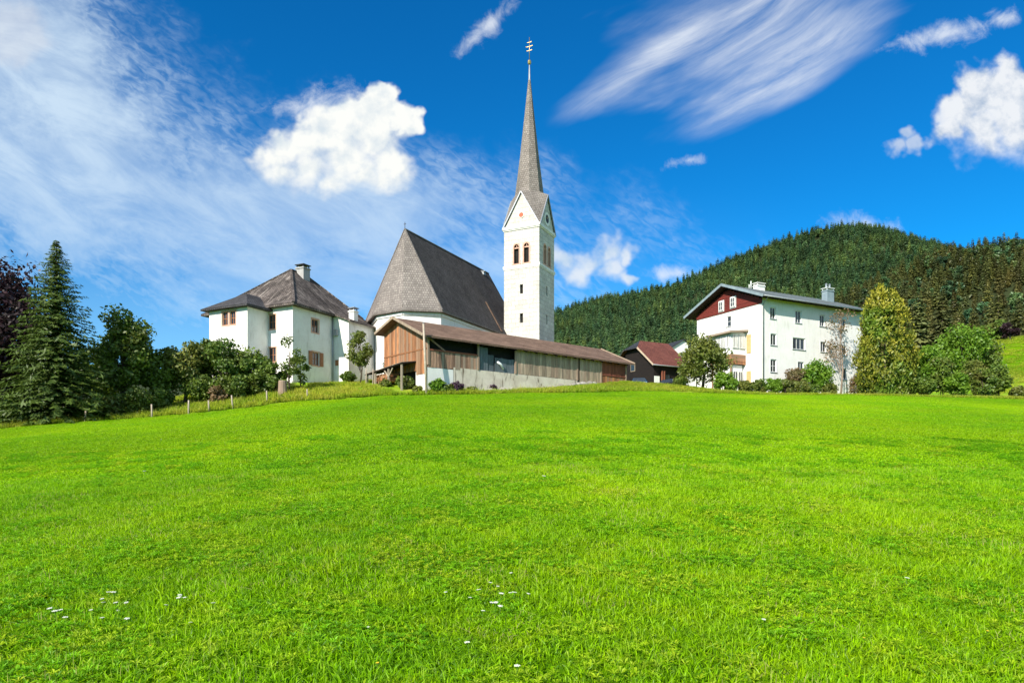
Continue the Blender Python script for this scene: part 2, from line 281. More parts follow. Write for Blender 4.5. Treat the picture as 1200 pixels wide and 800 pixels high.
# ------------------------------------------------------------------ builders
def tag(o, label=None, cat=None, group=None, kind=None):
    if label: o['label'] = label
    if cat: o['category'] = cat
    if group: o['group'] = group
    if kind: o['kind'] = kind
    return o
def empty(name, loc, yaw=0., **k):
    o = bpy.data.objects.new(name, None); COL.objects.link(o); o.location = loc; o.rotation_euler = (0, 0, yaw)
    o.empty_display_size = .3
    return tag(o, **k)
def link(name, me, parent=None, mat=None):
    o = bpy.data.objects.new(name, me); COL.objects.link(o)
    if parent: o.parent = parent
    if mat and not me.materials: me.materials.append(MAT[mat])
    return o
def copy_tree(o, parent=None):
    c = o.copy(); COL.objects.link(c)
    if parent: c.parent = parent
    for ch in o.children: copy_tree(ch, c)
    return c
class MB:
    """collects faces; build() links them as one mesh with metre UVs (u level, v up the slope)"""
    def __init__(s): s.v = []; s.f = []; s.smooth = set()
    def face(s, *pts):
        i = len(s.v); s.v += [tuple(p) for p in pts]; s.f.append(tuple(range(i, i+len(pts)))); return s
    def box(s, c, d, yaw=0., tilt=None):
        x, y, z = (k/2 for k in d); M = Matrix.Rotation(yaw, 3, 'Z')
        if tilt is not None: M = M @ tilt
        p = [Vector(c) + M @ Vector((a*x, b*y, e*z)) for e in (-1, 1) for a, b in ((-1, -1), (1, -1), (1, 1), (-1, 1))]
        i = len(s.v); s.v += [tuple(q) for q in p]
        s.f += [tuple(i+k for k in f) for f in ((3, 2, 1, 0), (4, 5, 6, 7), (0, 1, 5, 4), (1, 2, 6, 5), (2, 3, 7, 6), (3, 0, 4, 7))]; return s
    def beam(s, a, b, w, h=None):
        a, b = Vector(a), Vector(b); h = h or w; d = b-a
        M = d.to_track_quat('X', 'Z').to_matrix(); return s.boxm((a+b)/2, (d.length, w, h), M)
    def boxm(s, c, d, M): return s.box(c, d, 0., M)
    def prism(s, poly, z0, z1):
        """poly: ccw xy points extruded upward"""
        n = len(poly); s.face(*[(x, y, z1) for x, y in poly]); s.face(*[(x, y, z0) for x, y in reversed(poly)])
        for i in range(n):
            (x0, y0), (x1, y1) = poly[i], poly[(i+1) % n]; s.face((x0, y0, z0), (x1, y1, z0), (x1, y1, z1), (x0, y0, z1))
        return s
    def slab(s, poly, th):
        """thick sheet: top polygon given (3d), extruded straight down"""
        n = len(poly); lo = [(p[0], p[1], p[2]-th) for p in poly]
        s.face(*poly); s.face(*reversed(lo))
        for i in range(n): s.face(lo[i], lo[(i+1) % n], poly[(i+1) % n], poly[i])
        return s
    def tube(s, pts, rad, n=6, cap=True):
        pts = [Vector(p) for p in pts]; i0 = len(s.v)
        for k, p in enumerate(pts):
            d = (pts[min(k+1, len(pts)-1)] - pts[max(k-1, 0)]).normalized()
            a = d.orthogonal().normalized() if abs(d.z) < .99 else Vector((1, 0, 0)); 
            if abs(d.z) < .99: a = d.cross(Vector((0, 0, 1))).normalized()
            b = d.cross(a).normalized()
            r = rad[k] if hasattr(rad, '__len__') else rad
            for j in range(n):
                t = 2*math.pi*j/n; s.v.append(tuple(p + a*math.cos(t)*r + b*math.sin(t)*r))
        for k in range(len(pts)-1):
            for j in range(n):
                a0 = i0+k*n+j; a1 = i0+k*n+(j+1) % n; s.smooth.add(len(s.f)); s.f.append((a0, a1, a1+n, a0+n))
        if cap: s.f.append(tuple(i0+j for j in reversed(range(n)))); s.f.append(tuple(i0+(len(pts)-1)*n+j for j in range(n)))
        return s
    def lathe(s, prof, n=12, c=(0, 0, 0), axis='z'):
        i0 = len(s.v)
        for r, h in prof:
            for j in range(n):
                t = 2*math.pi*j/n; a, b = r*math.cos(t), r*math.sin(t)
                p = (a, b, h) if axis == 'z' else (h, a, b) if axis == 'x' else (b, h, a)
                s.v.append(tuple(Vector(c)+Vector(p)))
        for k in range(len(prof)-1):
            for j in range(n):
                a0 = i0+k*n+j; a1 = i0+k*n+(j+1) % n; s.f.append((a0, a1, a1+n, a0+n))
        s.f.append(tuple(i0+j for j in reversed(range(n)))); s.f.append(tuple(i0+(len(prof)-1)*n+j for j in range(n)))
        return s
    def mesh(s, name):
        me = bpy.data.meshes.new(name); me.from_pydata(s.v, [], s.f); me.update()
        uv = me.uv_layers.new(name='UVMap').data
        for p in me.polygons:
            n = p.normal; a = Vector((-n.y, n.x, 0)); a = a.normalized() if a.length > 1e-3 else Vector((1, 0, 0)); b = n.cross(a)
            for li in p.loop_indices:
                q = Vector(me.vertices[me.loops[li].vertex_index].co); uv[li].uv = (q.dot(a), q.dot(b))
            if p.index in s.smooth: p.use_smooth = True
        return me
    def build(s, name, mat, parent=None, bevel=0.):
        o = link(name, s.mesh(name), parent, mat)
        if bevel:
            b = o.modifiers.new('bevel', 'BEVEL'); b.width = bevel; b.segments = 2; b.limit_method = 'ANGLE'
        return o

class Frame:
    """a building's own frame: origin, yaw; pixel rays of the photograph meet its walls here (survey only)"""
    def __init__(s, O, yaw): s.O = Vector(O); s.yaw = yaw; s.M = Matrix.Rotation(yaw, 3, 'Z')
    def w(s, p): return s.O + s.M @ Vector(p)
    def wall(s, px, py, axis, val):
        """local point where the sight line through photo pixel (px,py) meets local plane axis=val"""
        e = s.M.inverted() @ (Vector((0, 0, EYE))-s.O); d = s.M.inverted() @ Vector(((px-600)/800, 1, (540-py)/800))
        t = (val-e[axis])/d[axis]; return e+d*t
def at(px, py, Y): return Vector(((px-600)/800*Y, Y, EYE+(540-py)/800*Y))

def wall_sheet(mb, o, e, nrm, w, h, holes=(), depth=.16, z0=0.):
    """vertical wall w x h from o along e, outward nrm, with rectangular openings (s0,s1,z0,z1) and reveals"""
    o, e, nrm = Vector(o), Vector(e), Vector(nrm); U_ = Vector((0, 0, 1))
    ss = sorted({0., w, *[x for q in holes for x in q[:2]]}); zz = sorted({z0, h, *[x for q in holes for x in q[2:4]]})
    P_ = lambda a, b, d=0.: o+e*a+U_*b-nrm*d
    flip = e.cross(U_).dot(nrm) < 0
    def F(*p): mb.face(*(reversed(p) if flip else p))
    for a0, a1 in zip(ss, ss[1:]):
        for b0, b1 in zip(zz, zz[1:]):
            cx, cz = (a0+a1)/2, (b0+b1)/2
            if any(q[0] < cx < q[1] and q[2] < cz < q[3] for q in holes): continue
            F(P_(a0, b0), P_(a1, b0), P_(a1, b1), P_(a0, b1))
    for a0, a1, b0, b1 in [q[:4] for q in holes]:
        F(P_(a0, b0), P_(a0, b0, depth), P_(a0, b1, depth), P_(a0, b1)); F(P_(a1, b0, depth), P_(a1, b0), P_(a1, b1), P_(a1, b1, depth))
        F(P_(a0, b0, depth), P_(a0, b0), P_(a1, b0), P_(a1, b0, depth)); F(P_(a0, b1), P_(a0, b1, depth), P_(a1, b1, depth), P_(a1, b1))
def ebox(mb, o, e, nrm, s0, s1, z0, z1, d0, d1):
    """box on a wall: along e s0..s1, heights z0..z1, from d0 to d1 outward of the wall"""
    o, e, nrm = Vector(o), Vector(e), Vector(nrm)
    c = o+e*(s0+s1)/2+Vector((0, 0, (z0+z1)/2))+nrm*(d0+d1)/2
    mb.box(c, (abs(s1-s0), abs(d1-d0), abs(z1-z0)), math.atan2(e.y, e.x))
def window(parent, o, e, nrm, q, frame='window_white', glass='glass', cols=2, rows=1, sill=None, surround=None, shutters=None, depth=.16, fw=.07, label=None):
    """window in the opening q: frame (thing's part) > pane, sill, surround, shutter"""
    a0, a1, b0, b1 = q; mb = MB(); E = .003
    for s in ((a0+E, a0+fw, b0+E, b1-E), (a1-fw, a1-E, b0+E, b1-E), (a0+fw, a1-fw, b0+E, b0+fw), (a0+fw, a1-fw, b1-fw, b1-E)): ebox(mb, o, e, nrm, *s, -depth+.03, -depth+.09)
    iw = (a1-a0-2*fw)
    for k in range(1, cols): x = a0+fw+iw*k/cols; ebox(mb, o, e, nrm, x-.03, x+.03, b0+fw, b1-fw, -depth+.035, -depth+.085)
    for k in range(1, rows): z = b0+(b1-b0)*k/rows; ebox(mb, o, e, nrm, a0+fw, a1-fw, z-.02, z+.02, -depth+.04, -depth+.08)
    wn = mb.build('window', frame, parent)
    if label: wn['label'] = label
    for k in range(cols):
        mb = MB(); ebox(mb, o, e, nrm, a0+fw+iw*k/cols+(.03 if k else 0), a0+fw+iw*(k+1)/cols-(.03 if k < cols-1 else 0), b0+fw, b1-fw, -depth+.05, -depth+.06)
        mb.build('pane', glass, wn)
    if sill: mb = MB(); ebox(mb, o, e, nrm, a0-.08, a1+.08, b0-.06, b0-.003, -.05, .08); mb.build('sill', sill, wn)
    if surround:
        t = .11; mb = MB()
        for s in ((a0-t, a0-E, b0-t, b1+t), (a1+E, a1+t, b0-t, b1+t), (a0-E, a1+E, b1+E, b1+t), (a0-E, a1+E, b0-t, b0-E)): ebox(mb, o, e, nrm, *s, .0, .02)
        mb.build('surround', surround, wn)
    if shutters:
        sw = (a1-a0)*.5
        for s0, s1 in ((a0-.06-sw, a0-.06), (a1+.06, a1+.06+sw)):
            mb = MB(); ebox(mb, o, e, nrm, s0, s1, b0-.03, b1+.03, .025, .06)
            for k in range(4): z = b0+(b1-b0)*(k+.5)/4; ebox(mb, o, e, nrm, s0+.05, s1-.05, z-.07, z+.07, .06, .07)
            mb.build('shutter', shutters, wn)
    return wn

# ------------------------------------------------------------------ terrain
edge_px = [(-150, 518, 40), (0, 503, 42), (100, 494, 45), (200, 487, 48), (300, 477, 50), (400, 468, 52), (500, 463, 54), (600, 461, 56), (700, 460, 58), (800, 459.5, 62), (1000, 463, 64), (1200, 468, 64), (1400, 474, 64)]
ctrl = []
for px, py, Y in edge_px:
    e_ = at(px, py, Y)
    for f in (.12, .3, .5, .7, .85, 1.): 
        y = 3+(Y-3)*f; ctrl.append(((px-600)/800*y, y, e_.z*f**1.08))
for x in (-14, -6, 0, 6, 14):
    for y in (-8, 0, 2.5): ctrl.append((x, y, 0. if y > -5 else -.6))
for px, py, Y in ((343, 448, 58), (300, 455, 57), (246, 460, 59), (405, 450, 61), (440, 447, 63), (330, 463, 53), (400, 458, 55), (470, 452, 58), (180, 476, 54), (100, 484, 54), (0, 492, 54), (-150, 500, 54),
                  (497, 458, 56.5), (560, 457.5, 61), (620, 455, 64), (660, 452, 66.5), (705, 448, 70), (728, 447, 72), (690, 455, 61), (755, 458, 81), (790, 459, 81), (740, 449.5, 72), (775, 450, 72), (720, 449.5, 73), (800, 453, 72), (860, 460, 69), (893, 464, 75), (960, 464, 79),
                  (1037, 465, 72), (1100, 465, 73), (1160, 465, 75), (1010, 467, 83), (850, 455, 86), (720, 458, 88), (780, 458, 90)):
    ctrl.append(tuple(at(px, py, Y)))
for x, y, z in ((-10, 66, 9.), (0, 76, 10), (-25, 75, 8.5), (-60, 80, 7), (-90, 90, 8), (-130, 60, 3), (-160, 20, 0), (-40, 110, 10), (10, 110, 12), (40, 115, 13), (-120, 130, 9), (0, 150, 14), (60, 150, 18), (-60, 150, 11)): ctrl.append((x, y, z))
for px, py, Y in ((1195, 470, 78), (1185, 446, 95), (1200, 402, 130), (1165, 440, 110), (1290, 386, 140), (1290, 430, 105), (1120, 432, 130), (1400, 380, 150), (1000, 442, 130), (1400, 440, 90)): ctrl.append(tuple(at(px, py, Y)))
for x, y, z in ((150, 20, 2), (150, 60, 7), (160, -10, -.5), (-160, -10, -1.5), (60, -10, -.5), (-60, -10, -1.)): ctrl.append((x, y, z))
CP = np.array(ctrl); _n = len(CP)
def _phi(r): return np.where(r > 1e-6, r*r*np.log(np.maximum(r, 1e-6)), 0.)
_D = np.hypot(CP[:, None, 0]-CP[None, :, 0], CP[:, None, 1]-CP[None, :, 1])/50.
_A = np.zeros((_n+3, _n+3)); _A[:_n, :_n] = _phi(_D)+np.eye(_n)*4e-4; _A[:_n, _n] = 1; _A[:_n, _n+1:] = CP[:, :2]/50.; _A[_n:, :_n] = _A[:_n, _n:].T
_w = np.linalg.solve(_A, np.r_[CP[:, 2], 0, 0, 0])
def _sm(a, b, x): t = np.clip((x-a)/(b-a), 0, 1); return t*t*(3-2*t)
FAR = np.array([(-900, 520), (-400, 470), (0, 440), (245, 430), (430, 412), (520, 402), (590, 388), (652, 370), (700, 356), (760, 345), (800, 333), (850, 312), (900, 293), (950, 275), (990, 268), (1030, 273), (1060, 285), (1090, 297), (1130, 304), (1300, 306), (1500, 345), (2200, 470), (3200, 520)], float)
NEAR = np.array([(600, 540), (800, 470), (900, 424), (960, 376), (1020, 346), (1060, 327), (1100, 309), (1150, 300), (1200, 292), (1300, 280), (1450, 274), (1700, 330), (2300, 520)], float)
YF, YN = 1300., 600.
def hills(X, Y):
    def one(tab, Yr, Y0, pw, back):
        z = np.interp(X, (tab[:, 0]-600)/800*Yr, (540-tab[:, 1])/800*Yr-10)
        t = np.clip((Y-Y0)/(Yr-Y0), 0, 1)**pw
        return np.maximum(z, 0)*t*(1-_sm(Yr, Yr+back, Y))
    return np.maximum(one(FAR, YF, 190., 1.35, 1500.), one(NEAR, YN, 165., 1.25, 700.))
def zt(X, Y):
    X, Y = np.atleast_1d(np.asarray(X, float)), np.atleast_1d(np.asarray(Y, float)); sh = X.shape
    x, y = X.ravel(), Y.ravel(); xc, yc = np.clip(x, -160, 160), np.clip(y, -10, 150)
    r = np.zeros(len(x))
    for i in range(0, len(x), 20000):
        d = np.hypot(xc[i:i+20000, None]-CP[None, :, 0], yc[i:i+20000, None]-CP[None, :, 1])/50.
        r[i:i+20000] = _phi(d) @ _w[:_n] + _w[_n] + xc[i:i+20000]/50.*_w[_n+1] + yc[i:i+20000]/50.*_w[_n+2]
    far = np.hypot(x-xc, y-yc); base = 10*_sm(-20, 120, y)
    r = r+(base-r)*_sm(0, 260, far)
    return (r+hills(x, y)+.022*np.sin(x*.9+1.3*np.sin(y*.5))*np.sin(y*.7)*_sm(2, 12, y)).reshape(sh)
def zmesh(X, Y):     # height of the ground sheet itself (between its grid points)
    i = np.clip(np.searchsorted(gx, X)-1, 0, len(gx)-2); j = np.clip(np.searchsorted(gy, Y)-1, 0, len(gy)-2)
    a = (X-gx[i])/(gx[i+1]-gx[i]); b = (Y-gy[j])/(gy[j+1]-gy[j])
    return GZ[j, i]*(1-a)*(1-b)+GZ[j, i+1]*a*(1-b)+GZ[j+1, i]*(1-a)*b+GZ[j+1, i+1]*a*b
def gz(x, y): return float(zt([x], [y])[0])
def ground_px(px, py, lo=2.5, hi=75.):
    """first point of the ground on the sight line through a photo pixel"""
    Y = np.linspace(lo, hi, 3000); X = (px-600)/800*Y; L = EYE+(540-py)/800*Y; k = np.argmax(zt(X, Y) >= L)
    return Vector((X[k], Y[k], float(zt(X[k], Y[k])[0])))
def edgeY(X):     # distance of the meadow's far edge
    return np.interp(X, [(p-600)/800*Y for p, q, Y in edge_px], [Y for p, q, Y in edge_px])
def axis_(core0, core1, step, lo, hi, gr):
    a = list(np.arange(core0, core1+.01, step)); s_ = step
    while a[-1] < hi: s_ *= gr; a.append(a[-1]+s_)
    s_ = step
    while a[0] > lo: s_ *= gr; a.insert(0, a[0]-s_)
    return np.array(a)
gx = axis_(-80, 100, 1.1, -4500, 4500, 1.09); gy = axis_(-4, 135, .9, -3000, 6000, 1.07)
GX, GY = np.meshgrid(gx, gy); GZ = zt(GX, GY)
nx, ny = len(gx), len(gy)
me = bpy.data.meshes.new('ground')
idx = np.arange(nx*ny).reshape(ny, nx)
quads = np.stack([idx[:-1, :-1], idx[:-1, 1:], idx[1:, 1:], idx[1:, :-1]], -1).reshape(-1, 4)
def np_mesh(me, verts, quads, tint=None):
    me.vertices.add(len(verts)); me.vertices.foreach_set('co', np.ascontiguousarray(verts, dtype=np.float32).ravel())
    me.loops.add(quads.size); me.loops.foreach_set('vertex_index', quads.ravel().astype(np.int32))
    me.polygons.add(len(quads)); me.polygons.foreach_set('loop_start', (np.arange(len(quads))*quads.shape[1]).astype(np.int32))
    me.update(calc_edges=True)
    if tint is not None:
        a = me.attributes.new('tint', 'FLOAT', 'POINT'); a.data.foreach_set('value', np.asarray(tint, np.float32))
    return me
np_mesh(me, np.stack([GX, GY, GZ], -1).reshape(-1, 3), quads)
me.polygons.foreach_set('use_smooth', np.ones(len(me.polygons), bool))
ca = me.color_attributes.new('zone', 'FLOAT_COLOR', 'POINT')
zb = _sm(-.4, .6, GY-edgeY(GX))*(1-_sm(92, 104, GY)*_sm(45, 70, GX)); zf = _sm(150, 180, GY)
ca.data.foreach_set('color', np.stack([zb, zf, zb*0, zb*0+1], -1).astype(np.float32).ravel())
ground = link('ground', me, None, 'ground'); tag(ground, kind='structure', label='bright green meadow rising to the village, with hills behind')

# ------------------------------------------------------------------ foliage generators
def leaf_quads(c, size, r_, upb=.25, aspect=.55, dirn=None, out=None, nw=.6):
    n = r_.normal(size=c.shape)
    if out is not None: n = n*nw+out
    n[:, 2] += upb; n /= np.linalg.norm(n, axis=1, keepdims=True)
    t = r_.normal(size=c.shape) if dirn is None else dirn+r_.normal(size=c.shape)*.35
    t -= n*np.sum(t*n, 1, keepdims=True); t /= np.maximum(np.linalg.norm(t, axis=1, keepdims=True), 1e-6); b = np.cross(n, t)
    s_ = size[:, None]
    v = np.stack([c-t*s_, c+b*s_*aspect-n*s_*.12, c+t*s_, c-b*s_*aspect-n*s_*.12], 1)
    return v.reshape(-1, 3)
def leaf_mesh(name, v, tint4, mat):
    me = bpy.data.meshes.new(name); np_mesh(me, v, np.arange(len(v)).reshape(-1, 4), tint4); me.materials.append(MAT[mat]); return me
def unit(r_, n):
    d = r_.normal(size=(n, 3)); return d/np.linalg.norm(d, axis=1, keepdims=True)
def make_tree(h, rx, rz, cz, nclump, nleaf, lsize, mat, seed, trunk_r=.14, bark='bark', lean=0., gaps=1., flat=.85, crf=.42, multi=1, ry=None):
    """meshes (crown, trunk): clumps of leaves on limbs; cz, rz: crown centre and half height"""
    r_ = np.random.default_rng(seed); rr = random.Random(seed)
    lob = r_.normal(size=(7, 3)); lob /= np.linalg.norm(lob, axis=1, keepdims=True); la = r_.uniform(-.22, .26, 7)
    d = unit(r_, nclump); rad = r_.uniform(.25, 1., nclump)**.42
    k = 1+sum(a*np.maximum(0, d@l)**3 for a, l in zip(la, lob))
    cr0 = crf*.7; cc = d*(rad*k)[:, None]*np.array([rx, ry or rx, rz])*(1-cr0*.8)+np.array([lean, 0, cz])
    cc[:, 2] = np.maximum(cc[:, 2], .25*lsize+.1)
    cr = crf*(rx*rx*rz)**(1/3)*r_.uniform(.65, 1.25, nclump)
    ci = r_.integers(0, nclump, nleaf)
    o = unit(r_, nleaf); q = r_.uniform(0, 1, nleaf)**.45
    p = cc[ci]+o*(cr[ci]*q)[:, None]*np.array([1, 1, flat])
    p[:, 2] = np.maximum(p[:, 2], .05)
    v = leaf_quads(p, lsize*r_.uniform(.55, 1.25, nleaf), r_, .35, .6, None, o*.6, .8)
    ctint = r_.uniform(0, 1, nclump)
    t = np.clip(.45*ctint[ci]+.55*r_.uniform(0, 1, nleaf), 0, 1)
    crown = leaf_mesh('crown', v, np.repeat(t, 4), mat)
    mb = MB(); top = cz+rz*.5
    for m_ in range(multi):
        ox, oy = (rr.uniform(-.3, .3)*rx, rr.uniform(-.3, .3)*rx) if multi > 1 else (0, 0)
        pts = [(ox*.3, oy*.3, -.25), (ox*.6+rr.uniform(-.04, .04)*h, oy*.6, cz*.45), (ox+lean*.7, oy+rr.uniform(-.03, .03)*h, cz), (ox*1.3+lean, oy*1.3, top)]
        mb.tube(pts, [trunk_r*1.35, trunk_r, trunk_r*.65, trunk_r*.2], 7)
    for i in range(min(nclump, 34)):
        e_ = Vector(cc[i]); z0 = max(.15*h, min(top*.95, e_.z*rr.uniform(.45, .8))); f = z0/top
        s_ = Vector((lean*max(0, f-.4), 0, z0)); mid = (s_+e_)/2+Vector((rr.uniform(-.1, .1), rr.uniform(-.1, .1), rr.uniform(-.02, .12)))*rx
        mb.tube([s_, mid, e_], [trunk_r*.42*(1.1-f*.6), trunk_r*.28*(1.1-f*.6), .012], 4, False)
    return crown, mb
def make_spruce(h, r, levels, k, segs, lsize, mat, seed, base=.06, droop=.35, trunk_r=.16, per=3, rag=.25, asp=.33, pw=.85):
    r_ = np.random.default_rng(seed); C = []; D = []; O = []; S = []; T = []
    for i in range(levels):
        f = i/(levels-1); z = h*(base+(1-base)*f**.92); L0 = r*(1-f)**pw*(1 if f > .1 else .75+2.5*f)+.012*r
        kk = max(3, int(k*(1-.5*f)))
        for j in range(kk):
            a = 2*math.pi*(j+r_.uniform(-.35, .35))/kk+i*2.4; L = L0*r_.uniform(1-rag*1.6, 1+rag); zz = z+r_.uniform(-.5, .5)*h/levels
            bt = r_.uniform(0, 1); n = max(1, int(round(segs*(.35+.65*L/r))))
            for s_ in range(n):
                t = (s_+r_.uniform(.3, 1.))/n
                p = np.array([math.cos(a)*L*t, math.sin(a)*L*t, zz-droop*L*t**1.4*(1-.45*t)+.10*L*t*t*(f > .6)])
                for q in range(per):
                    sd_ = (q-(per-1)/2)*.75+r_.uniform(-.25, .25); d = np.array([math.cos(a+sd_), math.sin(a+sd_), -.35*droop-.15*abs(sd_)+r_.uniform(-.2, .1)])
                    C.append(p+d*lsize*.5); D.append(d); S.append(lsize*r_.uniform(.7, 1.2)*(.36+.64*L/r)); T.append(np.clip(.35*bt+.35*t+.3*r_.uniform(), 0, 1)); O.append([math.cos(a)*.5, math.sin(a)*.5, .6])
    C, D, S, O = map(np.array, (C, D, S, O))
    v = leaf_quads(C, S, r_, .2, asp, D, O, .35)
    # tip
    me = leaf_mesh('crown', v, np.repeat(np.array(T), 4), mat)
    mb = MB(); mb.tube([(0, 0, -.3), (0, 0, h*.5), (0, 0, h*1.01)], [trunk_r*1.2, trunk_r*.7, .02], 7)
    return me, mb
def put_tree(name, meshes, x, y, label, cat='tree', bark='bark', group=None, dz=0., yaw=0., sc=1.):
    o = empty(name, (x, y, gz(x, y)+dz), yaw, label=label, cat=cat, group=group); o.scale = (sc,)*3
    link('crown' if cat == 'tree' else 'foliage', meshes[0], o)
    tm = meshes[1] if isinstance(meshes[1], bpy.types.Mesh) else meshes[1].mesh('trunk')
    if not tm.materials: tm.materials.append(MAT[bark])
    link('trunk' if cat == 'tree' else 'stem', tm, o); return o

# scatter: one object of kind stuff, copies placed by geometry nodes
PROTO = {}
def proto_coll(name, meshes):
    c = bpy.data.collections.new(name)
    for i, me in enumerate(meshes):
        o = bpy.data.objects.new(f'{name}_{i}', me); c.objects.link(o)
    return c
def scatter(name, coll, pts, yaw, scl, idx, tilt=None, **k):
    n = len(pts); me = bpy.data.meshes.new(name); me.vertices.add(n); me.vertices.foreach_set('co', np.asarray(pts, np.float32).ravel())
    r3 = np.zeros((n, 3), np.float32); r3[:, 2] = yaw
    if tilt is not None: r3[:, :2] = tilt
    s3 = np.repeat(np.asarray(scl, np.float32)[:, None], 3, 1) if np.ndim(scl) == 1 else np.asarray(scl, np.float32)
    for nm, dat in (('rot', r3), ('scl', s3)):
        a = me.attributes.new(nm, 'FLOAT_VECTOR', 'POINT'); a.data.foreach_set('vector', dat.ravel())
    a = me.attributes.new('pick', 'INT', 'POINT'); a.data.foreach_set('value', np.asarray(idx, np.int32))
    o = link(name, me); tag(o, kind='stuff', **k)
    t = bpy.data.node_groups.new(name+'_scatter', 'GeometryNodeTree')
    t.interface.new_socket('Geometry', in_out='INPUT', socket_type='NodeSocketGeometry'); t.interface.new_socket('Geometry', in_out='OUTPUT', socket_type='NodeSocketGeometry')
    gi, go = t.nodes.new('NodeGroupInput'), t.nodes.new('NodeGroupOutput')
    ci = t.nodes.new('GeometryNodeCollectionInfo'); ci.inputs['Collection'].default_value = coll; ci.inputs['Separate Children'].default_value = True; ci.inputs['Reset Children'].default_value = True
    ip = t.nodes.new('GeometryNodeInstanceOnPoints'); ip.inputs['Pick Instance'].default_value = True
    def att(nm, ty):
        q = t.nodes.new('GeometryNodeInputNamedAttribute'); q.data_type = ty; q.inputs['Name'].default_value = nm; return q.outputs['Attribute']
    e2r = t.nodes.new('FunctionNodeEulerToRotation')
    L = t.links.new
    L(gi.outputs[0], ip.inputs['Points']); L(ci.outputs[0], ip.inputs['Instance']); L(att('pick', 'INT'), ip.inputs['Instance Index'])
    L(att('rot', 'FLOAT_VECTOR'), e2r.inputs[0]); L(e2r.outputs[0], ip.inputs['Rotation']); L(att('scl', 'FLOAT_VECTOR'), ip.inputs['Scale']); L(ip.outputs[0], go.inputs[0])
    md = o.modifiers.new('scatter', 'NODES'); md.node_group = t
    return o

# ------------------------------------------------------------------ church
YAW = -R(25.7)
FC = Frame((-10.31, 66, 8.5), YAW)
church = empty('church', FC.O, YAW, label='tall white village church with steep grey shingled nave roof and slender spire', cat='church')
E = [(-4.3, -.6), (-1.2, -3.4), (2.3, -3.9), (5.35, -1.9), (5.35, 16.4), (-4.3, 16.4)]
cx_, cy_ = .5, 6.
def inset(p, d=.4): return (p[0]+math.copysign(d, cx_-p[0])*(1 if abs(p[0]-cx_) > 2 else .4), p[1]+math.copysign(d, cy_-p[1]))
Wl = [inset(p) for p in E]
mb = MB()
for i in range(6):
    a, b = Wl[i], Wl[(i+1) % 6]
    if i in (5,): mb.face((*a, -1.5), (*b, -1.5), (*b, 7.1), (*a, 7.1)); continue
    mb.face((*a, -1.5), (*b, -1.5), (*b, 7.1), (*a, 7.1))
mb.face((Wl[4][0], 16., 7.), (.5, 16., 15.2), (Wl[5][0], 16., 7.))
mb.build('nave_wall', 'plaster_white', church)
R1, R2, ez = (.5, -.8, 15.2), (.5, 16.4, 15.2), 6.8
ev = [(*p, ez) for p in E]
mb = MB()
for a, b in ((0, 1), (1, 2), (2, 3)): mb.face(ev[a], ev[b], R1)
lo = [(x, y, z-.16) for x, y, z in ev]
for i in (0, 1, 2, 3, 5): j = (i+1) % 6; mb.face(lo[i], lo[j], ev[j], ev[i])
mb.face(*reversed(lo))
mb.face(ev[4], (5.35, 16.4, ez-.16), (.5, 16.4, 15.0), R2); mb.face((.5, 16.4, 15.0), (-4.3, 16.4, ez-.16), ev[5], R2)
roof = mb.build('roof', 'shingle_church', church)
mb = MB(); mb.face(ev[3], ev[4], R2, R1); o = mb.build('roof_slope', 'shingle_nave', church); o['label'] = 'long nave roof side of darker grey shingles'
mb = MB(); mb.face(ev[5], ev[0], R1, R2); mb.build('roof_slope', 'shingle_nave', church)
mb = MB()
for a, b in ((R1, R2), (R1, ev[0]), (R1, ev[3])): mb.beam(Vector(a)+Vector((0, 0, .01)), Vector(b)+Vector((0, 0, .01)), .16, .07)
mb.build('ridge_cap', 'shingle_church', roof)
def on_slope(px, py):       # right nave slope
    n = Vector((8.4, 0, 4.85)).normalized(); p0 = Vector(R1)
    e = FC.M.inverted() @ (Vector((0, 0, EYE))-FC.O); d = FC.M.inverted() @ Vector(((px-600)/800, 1, (540-py)/800))
    t = (p0-e).dot(n)/d.dot(n); return e+d*t+n*.05
mb = MB(); a, b = on_slope(569, 354), on_slope(586, 388); b = Vector((b.x, a.y, b.z)); mb.beam(a, b, .30, .05); mb.build('roof_flashing', 'roof_barn', roof)
q = on_slope(566, 320); mb = MB(); mb.box(q+Vector((-.05, 0, -.05)), (.45, .45, .4)); mb.slab([(q.x-.32, q.y-.3, q.z+.24), (q.x+.36, q.y-.3, q.z+.14), (q.x+.36, q.y+.3, q.z+.14), (q.x-.32, q.y+.3, q.z+.24)], .05); mb.build('roof_vent', 'metal_grey', roof)
mb = MB(); mb.tube([(.5, -.8, 15.1), (.5, -.8, 15.85)], .03, 6); mb.box((.5, -.8, 15.66), (.26, .04, .04)); mb.build('ridge_cross', 'clock_dark', church)
mb = MB()
for i in range(4):
    a, b = Vector((*Wl[i], 6.45)), Vector((*Wl[i+1], 6.45)); d = (b-a).normalized(); n = Vector((d.y, -d.x, 0)); mb.beam(a+n*.05, b+n*.05, .12, .22)
mb.build('eaves_cornice', 'plaster_white', church)
